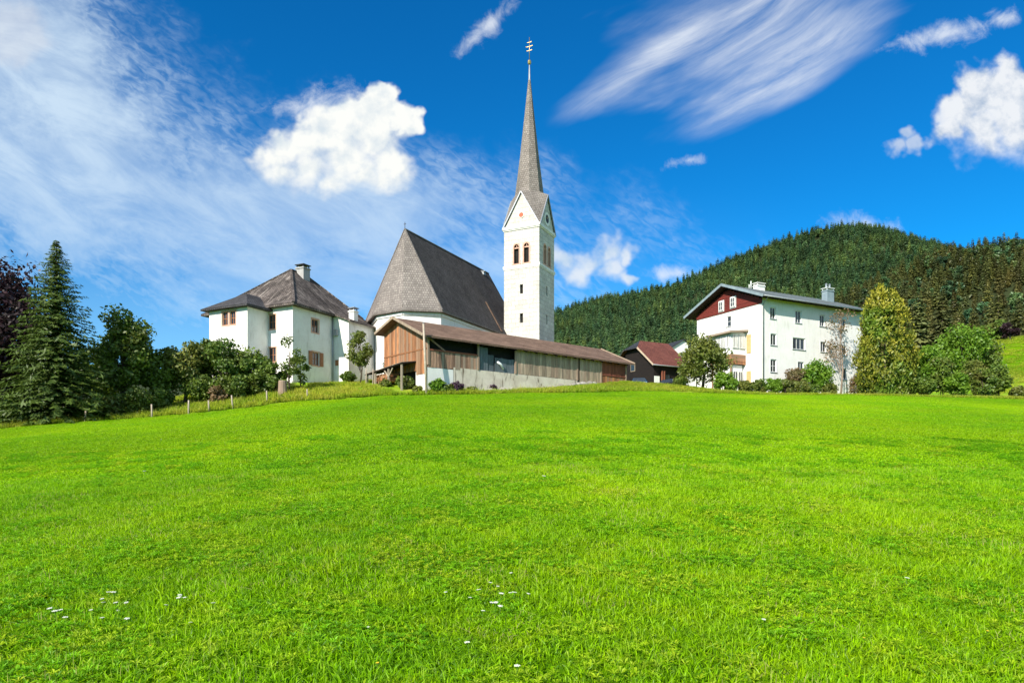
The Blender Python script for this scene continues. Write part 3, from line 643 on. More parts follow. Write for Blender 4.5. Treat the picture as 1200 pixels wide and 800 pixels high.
# tower
tx0, tx1, ty0, ty1 = 5.0, 9.16, 11.4, 15.56; TW = 4.16
zc1, zc2, zg = 26.7-8.5, 22.5-8.5, 30.5-8.5
faces = {'front': ((tx0, ty0, 0), (1, 0, 0), (0, -1, 0)), 'right': ((tx1, ty0, 0), (0, 1, 0), (1, 0, 0)), 'back': ((tx1, ty1, 0), (-1, 0, 0), (0, 1, 0)), 'left': ((tx0, ty1, 0), (0, -1, 0), (-1, 0, 0))}
slits = []
for px, y0, y1 in ((611, 333, 344), (611, 367, 378)):
    a = FC.wall(px, y0, 1, ty0); b = FC.wall(px, y1, 1, ty0); slits.append((a.x-tx0-.19, a.x-tx0+.19, b.z, a.z))
a = FC.wall(606.6, 286, 1, ty0); b = FC.wall(606.6, 309, 1, ty0); bz0, bz1 = b.z, a.z
bells = [(a.x-tx0-.36, a.x-tx0+.36), (TW-(a.x-tx0)-.44, TW-(a.x-tx0)+.28)]
bells = [(TW/2-.95, TW/2-.23), (TW/2+.23, TW/2+.95)]
mb = MB()
for k, (o, e, n) in faces.items():
    wall_sheet(mb, o, e, n, TW, zc1, slits+[(s0, s1, bz0, bz1) for s0, s1 in bells], .35, -1.5)
    o, e, n = map(Vector, (o, e, n)); mb.face(o+Vector((0, 0, zc1)), o+e*TW+Vector((0, 0, zc1)), o+e*TW/2+Vector((0, 0, zg-.12)))
tower = mb.build('tower', 'tower_stone', church)
for (o, e, n) in faces.values():
    for s0, s1, z0, z1 in slits:
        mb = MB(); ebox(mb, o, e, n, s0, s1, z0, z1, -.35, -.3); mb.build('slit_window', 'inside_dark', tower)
    for s0, s1 in bells:
        mb = MB(); o_, e_, n_ = map(Vector, (o, e, n)); w = s1-s0; r = w/2; zs = bz1-r; cxx = (s0+s1)/2
        ring = lambda t, rr: o_+e_*(cxx+rr*math.cos(t))+Vector((0, 0, zs+rr*math.sin(t)*1.15))
        N = 10
        for i in range(N):
            t0, t1 = math.pi*i/N, math.pi*(i+1)/N
            a, b, c, d = ring(t0, r-.06), ring(t0, r+.08), ring(t1, r+.08), ring(t1, r-.06)
            P_ = n_*.05; mb.face(a+P_, b+P_, c+P_, d+P_); mb.face(d+P_, d-n_*.2, a-n_*.2, a+P_); mb.face(b+P_, b-n_*.05, c-n_*.05, c+P_)
            cor = o_+e_*(s0 if t0 >= math.pi/2-1e-6 else s1)+Vector((0, 0, bz1+.02)); P2 = n_*.0-n_*.02
            mb.face(ring(t1, r-.03)+P2, ring(t0, r-.03)+P2, cor+P2)
        for sa, sb in ((s0-.08, s0+.06), (s1-.06, s1+.08)): ebox(mb, o, e, n, sa, sb, bz0, zs, -.2, .05)
        ebox(mb, o, e, n, s0-.16, s1+.16, bz0-.14, bz0, -.2, .09)
        mb.build('bell_window_surround', 'surround_salmon', tower)
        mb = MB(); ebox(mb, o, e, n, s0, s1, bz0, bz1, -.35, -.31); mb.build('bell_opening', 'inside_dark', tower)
        mb = MB(); 
        ebox(mb, o, e, n, s0+.05, s1-.05, zs-.09, zs+.03, -.16, -.08); ebox(mb, o, e, n, cxx-.035, cxx+.035, zs, bz1, -.16, -.08)
        mb.build('bell_window_tracery', 'surround_salmon', tower)
for zc, d, h in ((zc2, .10, .26), (zc1, .16, .30)):
    mb = MB()
    for k, (o, e, n) in faces.items():
        ebox(mb, o, e, n, -d if k in ('front', 'back') else 0, TW+(d if k in ('front', 'back') else 0), zc-h/2, zc+h/2, .002, d); 
        ebox(mb, o, e, n, -d*.5 if k in ('front', 'back') else 0, TW+(d*.5 if k in ('front', 'back') else 0), zc-h/2-.12, zc-h/2-.002, .002, d*.5)
    mb.build('cornice', 'plaster_old', church)
tcx, tcy = (tx0+tx1)/2, (ty0+ty1)/2
# roof of the tower: four gables, corner planes and an eight sided spire
mb = MB(); ov = .14; h2 = TW/2
AP = [(tcx, ty0-ov, zg), (tx1+ov, tcy, zg), (tcx, ty1+ov, zg), (tx0-ov, tcy, zg)]
CR = [(tx1+ov, ty0-ov, zc1-.05), (tx1+ov, ty1+ov, zc1-.05), (tx0-ov, ty1+ov, zc1-.05), (tx0-ov, ty0-ov, zc1-.05)]
ap = 1.47; t8 = ap*math.tan(R(22.5)); zb = zg+.25
oc = [(tcx+x, tcy+y, zb) for x, y in ((t8, -ap), (ap, -t8), (ap, t8), (t8, ap), (-t8, ap), (-ap, t8), (-ap, -t8), (-t8, -ap))]
for i in range(4):
    mb.face(CR[i], AP[(i+1) % 4], oc[2*i+1], oc[2*i], AP[i])
    mb.face(AP[i], oc[2*i], oc[(2*i-1) % 8])
zt_ = 43.6-8.5; lv = [(zb, 1.), (zb+4.2, .66), (zb+8.6, .355), (zt_, .07)]
for (z0, k0), (z1, k1) in zip(lv, lv[1:]):
    for i in range(8):
        a, b = oc[i], oc[(i+1) % 8]; f = lambda p, k, z: (tcx+(p[0]-tcx)*k, tcy+(p[1]-tcy)*k, z)
        mb.face(f(a, k0, z0), f(b, k0, z0), f(b, k1, z1), f(a, k1, z1))
spire = mb.build('spire', 'shingle_spire', church)
mb = MB()
for i in range(4):
    for j in (i, (i-1) % 4): mb.beam(Vector(AP[i])+Vector((0, 0, -.04)), Vector(CR[j])+Vector((0, 0, -.04)), .12, .1)
mb.build('verge_board', 'metal_grey', spire)
mb = MB(); mb.lathe([(.13, zt_-.2), (.10, zt_+.9), (.05, zt_+1.5)], 8, (tcx, tcy, 0)); mb.build('spire_tip', 'metal_grey', spire)
mb = MB(); mb.lathe([(.02, zt_+1.5), (.16, zt_+1.62), (.21, zt_+1.8), (.16, zt_+1.98), (.02, zt_+2.1)], 10, (tcx, tcy, 0)); mb.build('spire_ball', 'gold', spire)
mb = MB(); zr = zt_+2.05; mb.tube([(tcx, tcy, zr), (tcx, tcy, zr+2.5)], .035, 6)
for dz, w in ((1.05, .60), (1.5, .74), (1.95, .46)):
    mb.box((tcx, tcy, zr+dz), (w, .035, .04))
    for s_ in (-1, 1): mb.lathe([(.02, -.06), (.055, -.02), (.055, .02), (.02, .06)], 6, (tcx+s_*w/2, tcy, zr+dz))
mb.build('finial_cross', 'gold', church)
def disc(o, e, n, s, z, r, r2, d0, d1, N=20):
    o, e, n = map(Vector, (o, e, n)); mb = MB(); c = o+e*s+Vector((0, 0, z))
    P_ = lambda t, rr, d: c+e*rr*math.cos(t)+Vector((0, 0, rr*math.sin(t)))+n*d
    for i in range(N):
        t0, t1 = 2*math.pi*i/N, 2*math.pi*(i+1)/N
        if r2: mb.face(P_(t0, r2, d1), P_(t0, r, d1), P_(t1, r, d1), P_(t1, r2, d1)); mb.face(P_(t0, r2, d0), P_(t0, r2, d1), P_(t1, r2, d1), P_(t1, r2, d0))
        mb.face(P_(t0, r, d0), P_(t1, r, d0), P_(t1, r, d1), P_(t0, r, d1))
    if not r2: mb.face(*[P_(2*math.pi*i/N, r, d1) for i in range(N)])
    return mb
o, e, n = faces['front']; q = FC.wall(611, 252, 1, ty0)
cl = disc(o, e, n, TW/2, q.z, .27, 0, 0, .05).build('clock', 'clock_red', church); cl['label'] = 'small round orange red dial in the sunlit tower gable'
disc(o, e, n, TW/2, q.z, .33, .27, 0, .07).build('clock_rim', 'plaster_white', cl)
o, e, n = faces['right']
cl = disc(o, e, n, TW/2, q.z-.1, .74, .46, 0, .05).build('clock', 'plaster_white', church); cl['label'] = 'white ringed dark dial in the shaded tower gable'
disc(o, e, n, TW/2, q.z-.1, .46, 0, 0, .03).build('clock_face', 'clock_dark', cl)
mb = MB(); c_ = Vector(o)+Vector(e)*TW/2+Vector((0, 0, q.z-.1))+Vector(n)*.045; mb.beam(c_, c_+Vector((0, .1, .33)), .03, .05); mb.beam(c_, c_+Vector((0, -.22, .08)), .03, .06); mb.build('clock_hand', 'gold', cl)

# ------------------------------------------------------------------ villa with the bay
FV = Frame((-18.63, 58, 8.34), YAW)
villa = empty('villa', FV.O, YAW, label='white two storey villa with steep dark shingled hip roof and projecting bay', cat='house')
HV = 6.75; bx0, bx1, by = -7.25, -2.75, -2.34
def vwin(px0, py0, px1, py1, axis, val):
    a, b = FV.wall(px0, py0, axis, val), FV.wall(px1, py1, axis, val); return a, b
X3, Y3, Z3 = (1, 0, 0), (0, 1, 0), (0, 0, 1)
wr = []                                     # openings on the right wall (x=0, along +y)
for (a, b, c, d) in ((361.5, 373, 377, 390.5), (363, 412, 377, 428.5)):
    p, q = FV.wall(a, b, 0, 0), FV.wall(c, d, 0, 0); m_ = (p.y+q.y)/2; zm = (p.z+q.z)/2; wr.append((m_-.44, m_+.44, zm-.58, zm+.58))
wf = []
for (a, b, c, d) in ((315.5, 370, 322, 384), (316, 411, 322, 420)):
    p, q = FV.wall(a, b, 1, 0), FV.wall(c, d, 1, 0); m_ = -(p.x+q.x)/2; zm = (p.z+q.z)/2; wf.append((m_-.42, m_+.42, zm-.62, zm+.62))
ofs = -FV.wall(0, 0, 1, 0).x*0
mb = MB()
wall_sheet(mb, (0, 0, 0), (0, 1, 0), (1, 0, 0), 10.2, HV, wr, .2, -1.6)
wall_sheet(mb, (0, 0, 0), (-1, 0, 0), (0, -1, 0), 10., HV, wf, .2, -1.6)
mb.face((-10, 0, -1.6), (-10, 0, HV), (-10, 10.2, HV), (-10, 10.2, -1.6)); mb.face((0, 10.2, -1.6), (-10, 10.2, -1.6), (-10, 10.2, HV), (0, 10.2, HV))
mb.build('wall', 'plaster_old', villa)
for q in wr: window(villa, (0, 0, 0), (0, 1, 0), (1, 0, 0), q, 'window_wood', 'glass', 2, 2, None, 'surround_salmon', 'window_wood' if q is wr[1] else None, .2)
for q in wf: window(villa, (0, 0, 0), (-1, 0, 0), (0, -1, 0), q, 'window_wood', 'glass', 2, 2, None, 'surround_salmon', None, .2)
# bay
p, q = FV.wall(259.5, 366, 1, by), FV.wall(277, 379.5, 1, by)
s0, s1 = bx1-q.x, bx1-p.x
bh = 6.4
bwins = [(bx1-q.x+.1, bx1-q.x+(q.x-p.x)*.44, min(p.z, q.z), max(p.z, q.z)), (bx1-q.x+(q.x-p.x)*.56, bx1-p.x-.1, min(p.z, q.z), max(p.z, q.z))]
mb = MB()
wall_sheet(mb, (bx1, by, 0), (-1, 0, 0), (0, -1, 0), bx1-bx0, bh, bwins, .2, -1.8)
wall_sheet(mb, (bx1, by, 0), (0, 1, 0), (1, 0, 0), -by, bh, [], .2, -1.8); wall_sheet(mb, (bx0, 0, 0), (0, -1, 0), (-1, 0, 0), -by, bh, [], .2, -1.8)
bay = mb.build('bay', 'plaster_old', villa)
for q in bwins: window(villa, (bx1, by, 0), (-1, 0, 0), (0, -1, 0), q, 'window_wood', 'glass', 2, 2, None, 'surround_salmon', None, .2)
mb = MB(); o_ = .5
bev = [(bx1+o_, by-o_, bh-.1), (bx0-o_, by-o_, bh-.1), (bx0-o_, .0, bh-.1), (bx1+o_, .0, bh-.1)]
pk = (-5., -.35, 7.95); pb = (-5., 1.6, 7.95)
mb.face(bev[1], bev[0], pk); mb.face(bev[0], bev[3], (bx1+o_-.7, 1.3, 7.3), pb, pk); mb.face(bev[2], bev[1], pk, pb, (bx0-o_+.7, 1.3, 7.3))
for a, b in ((1, 0), (0, 3), (2, 1)): A, B = bev[a], bev[b]; mb.face((*A[:2], A[2]-.14), (*B[:2], B[2]-.14), B, A)
mb.face(*[(x, y, z-.14) for x, y, z in bev])
mb.build('bay_roof', 'shingle_bay', villa)
# main roof: hips, slightly flared eaves
ev_ = [(.55, -.5, HV-.15), (.55, 10.7, HV-.15), (-10.5, 10.7, HV-.15), (-10.5, -.5, HV-.15)]
kn = [(-.25, .35, HV+.42), (-.25, 9.85, HV+.42), (-9.7, 9.85, HV+.42), (-9.7, .35, HV+.42)]
A1, A2 = (-4.97, 5., 11.35), (-4.97, 6.9, 11.35)
mb = MB()
for i in range(4): j = (i+1) % 4; mb.face(ev_[i], ev_[j], kn[j], kn[i]); mb.face((*ev_[j][:2], HV-.32), ev_[j], ev_[i], (*ev_[i][:2], HV-.32))
mb.face(kn[0], kn[1], A2, A1); mb.face(kn[2], kn[3], A1, A2); mb.face(kn[3], kn[0], A1); mb.face(kn[1], kn[2], A2)
mb.face(*[(x, y, HV-.32) for x, y, z in reversed(ev_)])
vr = mb.build('roof', 'shingle_villa', villa)
mb = MB()
for a, b in ((A1, A2), (A1, kn[0]), (kn[0], ev_[0]), (A1, kn[3]), (A2, kn[1])): mb.beam(Vector(a)+Vector((0, 0, .03)), Vector(b)+Vector((0, 0, .03)), .22, .1)
mb.build('ridge_cap', 'shingle_villa', vr)
def chimney(parent, c, w, d, h, mat='plaster_grey', cap='metal_grey', dome=False):
    x, y, z = c; mb = MB(); mb.box((x, y, z+h/2), (w, d, h)); mb.box((x, y, z+h-.12), (w+.14, d+.14, .1)); ch = mb.build('chimney', mat, parent, .015)
    mb = MB()
    for sx in (-1, 1):
        for sy in (-1, 1): mb.box((x+sx*(w/2-.08), y+sy*(d/2-.08), z+h+.1), (.08, .08, .2))
    mb.slab([(x-w/2-.08, y-d/2-.08, z+h+.26), (x+w/2+.08, y-d/2-.08, z+h+.26), (x+w/2+.08, y+d/2+.08, z+h+.26), (x-w/2-.08, y+d/2+.08, z+h+.26)], .06)
    mb.build('chimney_cap', cap, ch); return ch
c_ = chimney(vr, (-4.5, 6.1, 10.3), .95, .9, 1.45, 'plaster_grey', 'clock_dark')
# annex with lean-to roof
ax, ay0, ay1 = 1.8, 5.1, 8.9
mb = MB()
q = FV.wall(395, 390, 1, ay0)
mb.face((0.01, ay0, -1.4), (ax, ay0, -1.4), (ax, ay0, HV-.75), (0.01, ay0, HV-.1))
wall_sheet(mb, (ax, ay0, 0), (0, 1, 0), (1, 0, 0), ay1-ay0, HV-.75, [], .2, -1.4)
mb.face((ax, ay1, -1.4), (.01, ay1, -1.4), (.01, ay1, HV-.1), (ax, ay1, HV-.75))
an = mb.build('annex_wall', 'plaster_old', villa)
mb = MB(); mb.slab([(-.2, ay0-.35, HV+.12), (2.25, ay0-.35, HV-.82), (2.25, ay1+.6, HV-.82), (-.2, ay1+.6, HV+.12)], .13); mb.build('annex_roof', 'shingle_villa', villa)
mb = MB(); p = FV.wall(394.5, 390, 1, ay0); mb.box((p.x, ay0-.12, p.z), (.42, .25, .55)); mb.build('meter_box', 'metal_grey', villa)
mb = MB(); p = FV.wall(395, 425, 1, ay0); mb.box((p.x, ay0-.02, p.z), (.35, .06, .5)); mb.build('small_window', 'window_wood', villa)
chimney(villa, (.9, 6.9, 5.6), .6, .6, 1.7, 'plaster_white', 'metal_grey')
mb = MB(); mb.tube([(.1, 4.95, -1.), (.1, 4.95, HV-.2)], .05, 6); mb.build('drainpipe', 'metal_grey', villa)
mb = MB(); ebox(mb, (0, 0, 0), (0, 1, 0), (1, 0, 0), 0.02, 5.05, -.4, .12, .003, .05); mb.build('plinth', 'concrete_wall', villa)

# ------------------------------------------------------------------ long wooden barn
BY = math.atan2(.638, .770)
FB = Frame((-7.2+.638*.45, 56-.77*.45, 7.2), BY)
barn = empty('barn', FB.O, BY, label='long weathered wooden barn with low brown roof on a stained concrete base', cat='barn')
BL = 24.4; x0 = -.6
pr, pa, pl = FB.wall(497.5, 392, 0, x0), FB.wall(462, 372, 0, x0), FB.wall(441, 391, 0, x0)     # near eave, ridge, far eave of the gable end
ye, ze, BRY, za, yl, zl = pr.y, pr.z, pa.y, pa.z, pl.y, pl.z
ye = min(ye, -.55); BW = yl-.45
print('barn roof', ye, ze, BRY, za, yl, zl)
def zroof(y): return (ze+(za-ze)*(y-ye)/(BRY-ye) if y < BRY else za+(zl-za)*(y-BRY)/(yl-BRY))-.19
mb = MB(); x0, x1 = -.75, BL+.75
mb.slab([(x0, ye, ze), (x1, ye, ze), (x1, BRY, za), (x0, BRY, za)], .16); mb.slab([(x0, BRY, za), (x1, BRY, za), (x1, yl, zl), (x0, yl, zl)], .16)
broof = mb.build('roof', 'roof_barn', barn)
mb = MB()
for A, B in (((x0-.03, ye-.02, ze-.02), (x0-.03, BRY, za-.02)), ((x0-.03, BRY, za-.02), (x0-.03, yl+.02, zl-.02)), ((x1+.03, ye-.02, ze-.02), (x1+.03, BRY, za-.02))): mb = MB(); mb.beam(A, B, .05, .22); mb.build('verge_board', 'wood_grey', broof)
mb = MB()
for k in range(20): x = .3+k*(BL-.6)/19; mb.beam((x, ye+.05, zroof(ye+.05)-.07), (x, .6, zroof(.6)-.07), .1, .14)
mb.build('rafter', 'wood_dark', barn)['kind'] = 'stuff'
def tpx(px): return FB.wall(px, 430, 0+1, 0).x
gl_ = lambda x: gz(*(FB.w((x, 0, 0)).xy))-7.2
ctop = 9.45-7.2
# concrete base along the field, white at the near end
mb = MB(); ta, tb, tc_ = 0., tpx(531), tpx(683)
wall_sheet(mb, (tb, -.06, 0), X3, (0, -1, 0), tc_-tb, ctop, [], .2, -1.5); mb.face((tb, -.06, ctop), (tc_, -.06, ctop), (tc_, .2, ctop), (tb, .2, ctop)); mb.build('base_wall', 'concrete_wall', barn)['label'] = 'grey concrete base wall with dark run-down stains'
mb = MB(); wall_sheet(mb, (0, -.03, 0), X3, (0, -1, 0), tb-.003, ctop-.2, [], .2, -1.5); wall_sheet(mb, (-.03, 0, 0), (0, 1, 0), (-1, 0, 0), 1.7, ctop-.45, [], .2, -1.5); mb.face((0, -.03, ctop-.2), (tb, -.03, ctop-.2), (tb, .2, ctop-.2), (0, .2, ctop-.2)); mb.build('base_wall', 'plaster_white', barn)['label'] = 'white plastered base wall at the near corner'
t1, t2, t3, t4, t5, t6 = tpx(560), tpx(589), tpx(604), tpx(676), tpx(704), BL
# inner dark lining, back and far walls
mb = MB()
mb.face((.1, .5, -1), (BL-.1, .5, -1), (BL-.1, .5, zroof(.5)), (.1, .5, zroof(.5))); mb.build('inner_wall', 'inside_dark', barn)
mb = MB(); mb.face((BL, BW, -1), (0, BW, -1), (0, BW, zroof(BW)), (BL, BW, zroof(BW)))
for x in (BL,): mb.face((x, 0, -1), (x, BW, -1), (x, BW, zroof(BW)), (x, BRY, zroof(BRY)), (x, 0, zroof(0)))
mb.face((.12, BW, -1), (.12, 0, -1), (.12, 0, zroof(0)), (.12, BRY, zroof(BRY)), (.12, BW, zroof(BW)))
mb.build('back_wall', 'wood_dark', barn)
def planks(x0, x1, z0, z1, mat, w=.26, y=0., jag=.03):
    n = max(1, round((x1-x0)/w)); w = (x1-x0)/n
    for k in range(n):
        a = x0+k*w+.008; d = rnd.uniform(0, .03); mb = MB()
        mb.box((a+w/2-.008, y-.02-d, (z0+z1)/2+rnd.uniform(-jag, jag)), (w-.016, .035, z1-z0)); mb.build('plank', mat, barn)
planks(.03, t1, ctop-.17, zroof(0)-1.15, 'wood_barn', .27)
planks(t3, t4, ctop+.02, zroof(0)-.02, 'wood_grey', .29)
planks(t4+.35, t5, 1.2, zroof(0)-.02, 'wood_grey', .27)
planks(t5+.08, t6, 1.6, ctop+.75, 'wood_orange', .27); planks(t5+.08, t6, ctop+.95, zroof(0)-.02, 'wood_redbrown', .27)
planks(t4, t4+.33, 1.4, ctop+.2, 'wood_dark', .16)
planks(t1+.1, t1+1.15, ctop+.02, zroof(0)-.3, 'wood_bluegrey', .24, .12)
planks(t1+1.9, t3-.1, ctop+.02, ctop+1.25, 'wood_bluegrey', .3, .1); planks(t1+1.2, t1+1.85, ctop+.02, zroof(0)-.9, 'wood_bluegrey', .3, .2)
mb = MB()
for x in (.06, t1, t3-.02, t4+.02, t5, BL-.06): mb.box((x, -.05, (ctop+zroof(0))/2), (.17, .12, zroof(0)-ctop))
mb.build('post', 'wood_grey', barn)['kind'] = 'stuff'
mb = MB(); mb.box(((t5+t6)/2, -.05, ctop+.85), (t6-t5, .1, .14)); mb.build('rail', 'wood_redbrown', barn)
mb = MB(); mb.box((t1/2, -.05, zroof(0)-1.1), (t1, .09, .13)); mb.build('rail', 'wood_redbrown', barn)
mb = MB(); mb.beam((.1, -.06, zroof(0)-.15), (1.7, -.06, zroof(0)-1.1), .09, .13); mb.build('brace', 'wood_barn', barn)
# eaves purlin
mb = MB(); mb.box((BL/2, -.02, zroof(0)+.02), (BL, .16, .16)); mb.build('purlin', 'wood_dark', barn)
# white plank leaning in the doorway
mb = MB(); p = FB.wall(583, 424, 1, -.1); q = FB.wall(590, 433, 1, -.1)
mb.tube([p, p*.55+q*.45+Vector((.08, 0, .10)), q], [.09, .12, .07], 6); mb.build('white_trough', 'tarp', barn)
# gable boards
n_ = 22; w_ = BW/n_
for k in range(n_):
    y = (k+.5)*w_; top = zroof(y)+.02; bot = 1.55 if y < 1.7 else 1.9
    mb = MB(); mb.box((-.03-rnd.uniform(0, .03), y, (top+bot)/2), (.035, w_-.018, top-bot)); mb.build('plank', 'wood_orange', barn)
mb = MB(); mb.box((-.075, BW/2, 3.6), (.05, BW, .12)); mb.build('rail', 'wood_orange', barn)
# lean-to roof over the woodpile
mb = MB(); a, b = at(482, 424, 57.4), at(441, 446, 58.6)
M_ = FB.M.inverted()
LP = 1.5; zA, zB = FB.wall(486, 421, 0, -1.).z+.1, FB.wall(440, 436, 0, -1.).z+.1
mb.slab([(-LP, 1.6, zA-.25), (-.06, 1.6, zA), (-.06, 7.9, zB), (-LP, 7.9, zB-.25)], .09); lt = mb.build('lean_to_roof', 'wood_dark', barn)
for k in range(8):
    mb = MB(); y = 1.6+k*.79; f_ = (k+.5)/8; mb.box((-LP/2-.03, y+.37, zA+(zB-zA)*f_-.125+.03), (LP-.02, .70, .03), 0., Matrix.Rotation(math.atan((zB-zA)/6.3), 3, 'X') @ Matrix.Rotation(-math.atan(.25/LP), 3, 'Y')); mb.build('roof_board', 'wood_grey', lt)
for y in (1.75, 3.9, 6.2, 7.7):
    h = zA+(zB-zA)*(y-1.6)/6.3-.33; gg = gz(*FB.w((-LP+.15, y, 0)).xy)-7.2
    mb = MB(); mb.box((-LP+.15, y, (h+gg-.3)/2), (.14, .14, h-gg+.3)); mb.build('lean_to_post', 'wood_post', barn)
mb = MB(); hb = zA+(zB-zA)*.37-.4; mb.beam((-LP+.15, 3.97, hb-.6), (-LP+.15, 4.6, hb-.06), .08, .1); mb.beam((-LP+.15, 3.83, hb-.6), (-LP+.15, 3.2, hb+.05), .08, .1); mb.build('brace', 'wood_post', barn)
# woodpile
wp = FB.w((-.65, 5.6, 0)); wz = gz(wp.x, wp.y)
pile = empty('woodpile', (wp.x, wp.y, wz), BY, label='stack of split orange firewood under the lean-to roof of the barn', cat='firewood')
lm = []
for s_ in range(3):
    mb = MB(); rr = random.Random(s_); mb.lathe([(.11+rr.uniform(-.02, .02), -.5), (.10, .5)], 6+s_ % 2, (0, 0, 0), 'x'); me = mb.mesh('log'); me.materials.append(MAT['wood_orange']); lm.append(me)
for r in range(4):
    for k in range(13-r):
        o = link('log', lm[rnd.randrange(3)], pile); o.location = (rnd.uniform(-.08, .08), -1.6+k*.24+r*.12, .12+r*.2); o.rotation_euler = (rnd.uniform(0, 6), 0, rnd.uniform(-.05, .05))

# ------------------------------------------------------------------ three storey house on the right
HY = math.atan2(.447, .894)
FH = Frame((27.5, 75, 8.8), HY)
house = empty('guest_house', FH.O, HY, label='white three storey house with dark red timber gable and grey metal roof', cat='house')
HL, HW, hz = 16.6, 10.4, 10.15; pit = .41
zr = lambda y: 13.3-.42-abs(y-5.2)*pit
def hw(px0, py0, px1, py1, axis):
    a, b = FH.wall(px0, (py0+py1)/2, axis, 0), FH.wall(px1, (py0+py1)/2, axis, 0); m0 = FH.wall((px0+px1)/2, py0, axis, 0).z; m1 = FH.wall((px0+px1)/2, py1, axis, 0).z
    s = (a.x, b.x) if axis == 1 else (b.y, a.y); return (min(s), max(s), m1, m0)
RW = [hw(*q, 1) for q in ((902.4, 360, 909, 373.5), (932, 364, 939, 378.5), (960.5, 369, 966.5, 382.5), (985.5, 374, 991, 386.5),
                         (903, 391, 910, 404.5), (929, 396, 943.5, 409.5), (961.5, 400.5, 968, 412.5), (985.5, 405.5, 991.5, 416.5),
                         (903, 421, 910, 436), (935, 424, 942, 438), (986, 431.5, 992, 445))]
GW0 = hw(851.6, 370.5, 856.6, 382.5, 0); GW1 = hw(843.5, 353.5, 848.5, 364.5, 0); GW2 = hw(857, 348.5, 862.5, 360, 0)
mb = MB()
wall_sheet(mb, (0, 0, 0), X3, (0, -1, 0), HL, zr(0), RW, .18, -1.8)
wall_sheet(mb, (0, HW, 0), (0, -1, 0), (-1, 0, 0), HW, hz, [(HW-GW0[1], HW-GW0[0], GW0[2], GW0[3])], .18, -1.8)
mb.face((HL, 0, -1.8), (HL, HW, -1.8), (HL, HW, zr(HW)), (HL, 5.2, zr(5.2)), (HL, 0, zr(0))); mb.face((HL, HW, -1.8), (0, HW, -1.8), (0, HW, zr(0)), (HL, HW, zr(0)))
hwall = mb.build('wall', 'plaster_white', house)
for i, q in enumerate(RW): window(house, (0, 0, 0), X3, (0, -1, 0), q, 'window_white', 'glass', 2 if i != 5 else 3, 1 if i != 8 else 2, 'metal_grey', 'window_white', None, .18, .08)
window(house, (0, HW, 0), (0, -1, 0), (-1, 0, 0), (HW-GW0[1], HW-GW0[0], GW0[2], GW0[3]), 'window_white', 'glass', 1, 2, 'metal_grey', None, None, .18)
# timber gable of overlapping boards
nb = 14
gw = [(HW-q[1], HW-q[0], q[2], q[3]) for q in (GW1, GW2)]
mb = MB(); mb.face((-.02, HW, hz), (-.02, 0, hz), (-.02, 0, zr(0)), (-.02, 5.2, zr(5.2)), (-.02, HW, zr(HW))); mb.build('gable_backing', 'wood_dark', house)
z_ = hz
for k in range(nb):
    z0, z1 = hz+k*.19, hz+(k+1)*.19
    for zz in (z1,):
        lim = max(0., min(5.2, 5.2-(12.88-z1)/pit)); lim0 = max(0., 5.2-(12.88-z1)/pit)
        if 5.2-lim0 < .3: continue
        segs = [(lim0, HW-lim0)]
        for q in gw:
            if q[2]-.1 < z1 and q[3]+.1 > z0:
                a, b = HW-q[1]-.1, HW-q[0]+.1; segs = [s for t in segs for s in ((t[0], min(t[1], a)), (max(t[0], b), t[1])) if s[1]-s[0] > .05]
        for a, b in segs:
            mb = MB(); mb.box((-.055, (a+b)/2, (z0+z1)/2), (.03, b-a, .182), 0., Matrix.Rotation(R(5), 3, 'Y')); mb.build('gable_board', 'wood_red', house)
for q in gw: window(house, (-.09, HW, 0), (0, -1, 0), (-1, 0, 0), q, 'window_white', 'glass', 2, 2, None, 'window_white', None, -.04, .1)
for q in (gw): pass
# shutters folded beside the two gable windows are white
mb = MB(); a, e_ = 13.3, HL+.5
zt0 = lambda y: 13.3-abs(y-5.2)*pit
mb.slab([(-1., -1.05, zt0(-1.05)), (e_, -1.05, zt0(-1.05)), (e_, 5.2, 13.3), (-1., 5.2, 13.3)], .1); mb.slab([(-1., 5.2, 13.3), (e_, 5.2, 13.3), (e_, 11.65, zt0(11.65)), (-1., 11.65, zt0(11.65))], .1)
hroof = mb.build('roof', 'metal_roof', house)
mb = MB()
for k in range(26): x = -.9+k*(HL+1.3)/25; mb.beam((x, -1.02, zt0(-1.02)+.02), (x, 5.2, 13.32), .05, .045)
mb.build('standing_seam', 'metal_roof', hroof)['kind'] = 'stuff'
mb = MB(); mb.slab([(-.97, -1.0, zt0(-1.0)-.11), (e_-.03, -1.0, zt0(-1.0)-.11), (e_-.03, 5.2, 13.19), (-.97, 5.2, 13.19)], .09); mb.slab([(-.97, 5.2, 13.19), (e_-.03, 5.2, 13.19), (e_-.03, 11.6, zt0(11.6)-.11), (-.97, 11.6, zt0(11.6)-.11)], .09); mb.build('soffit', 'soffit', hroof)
mb = MB()
for y0, y1 in ((-1.07, 5.2), (5.2, 11.67)): mb.beam((-1.03, y0, zt0(y0)-.06), (-1.03, y1, zt0(y1)-.06), .04, .30)
mb.build('barge_board', 'metal_blue', hroof)
mb = MB()
for k in range(19): x = .1+k*(HL-.2)/18; mb.beam((x, -.95, zt0(-.95)-.27), (x, 0., zt0(0)-.27), .12, .16)
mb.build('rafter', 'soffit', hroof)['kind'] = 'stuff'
mb = MB(); mb.tube([(-1., -1.14, zt0(-1.05)-.08), (e_, -1.14, zt0(-1.05)-.1)], .08, 8); mb.build('gutter', 'metal_grey', house); mb = MB(); mb.tube([(-.25, -1.14, zt0(-1.05)-.12), (.02, -.5, zr(0)-.3), (.04, -.1, zr(0)-.75), (.04, -.1, -1.2)], .055, 7); mb.build('drainpipe', 'metal_grey', house)
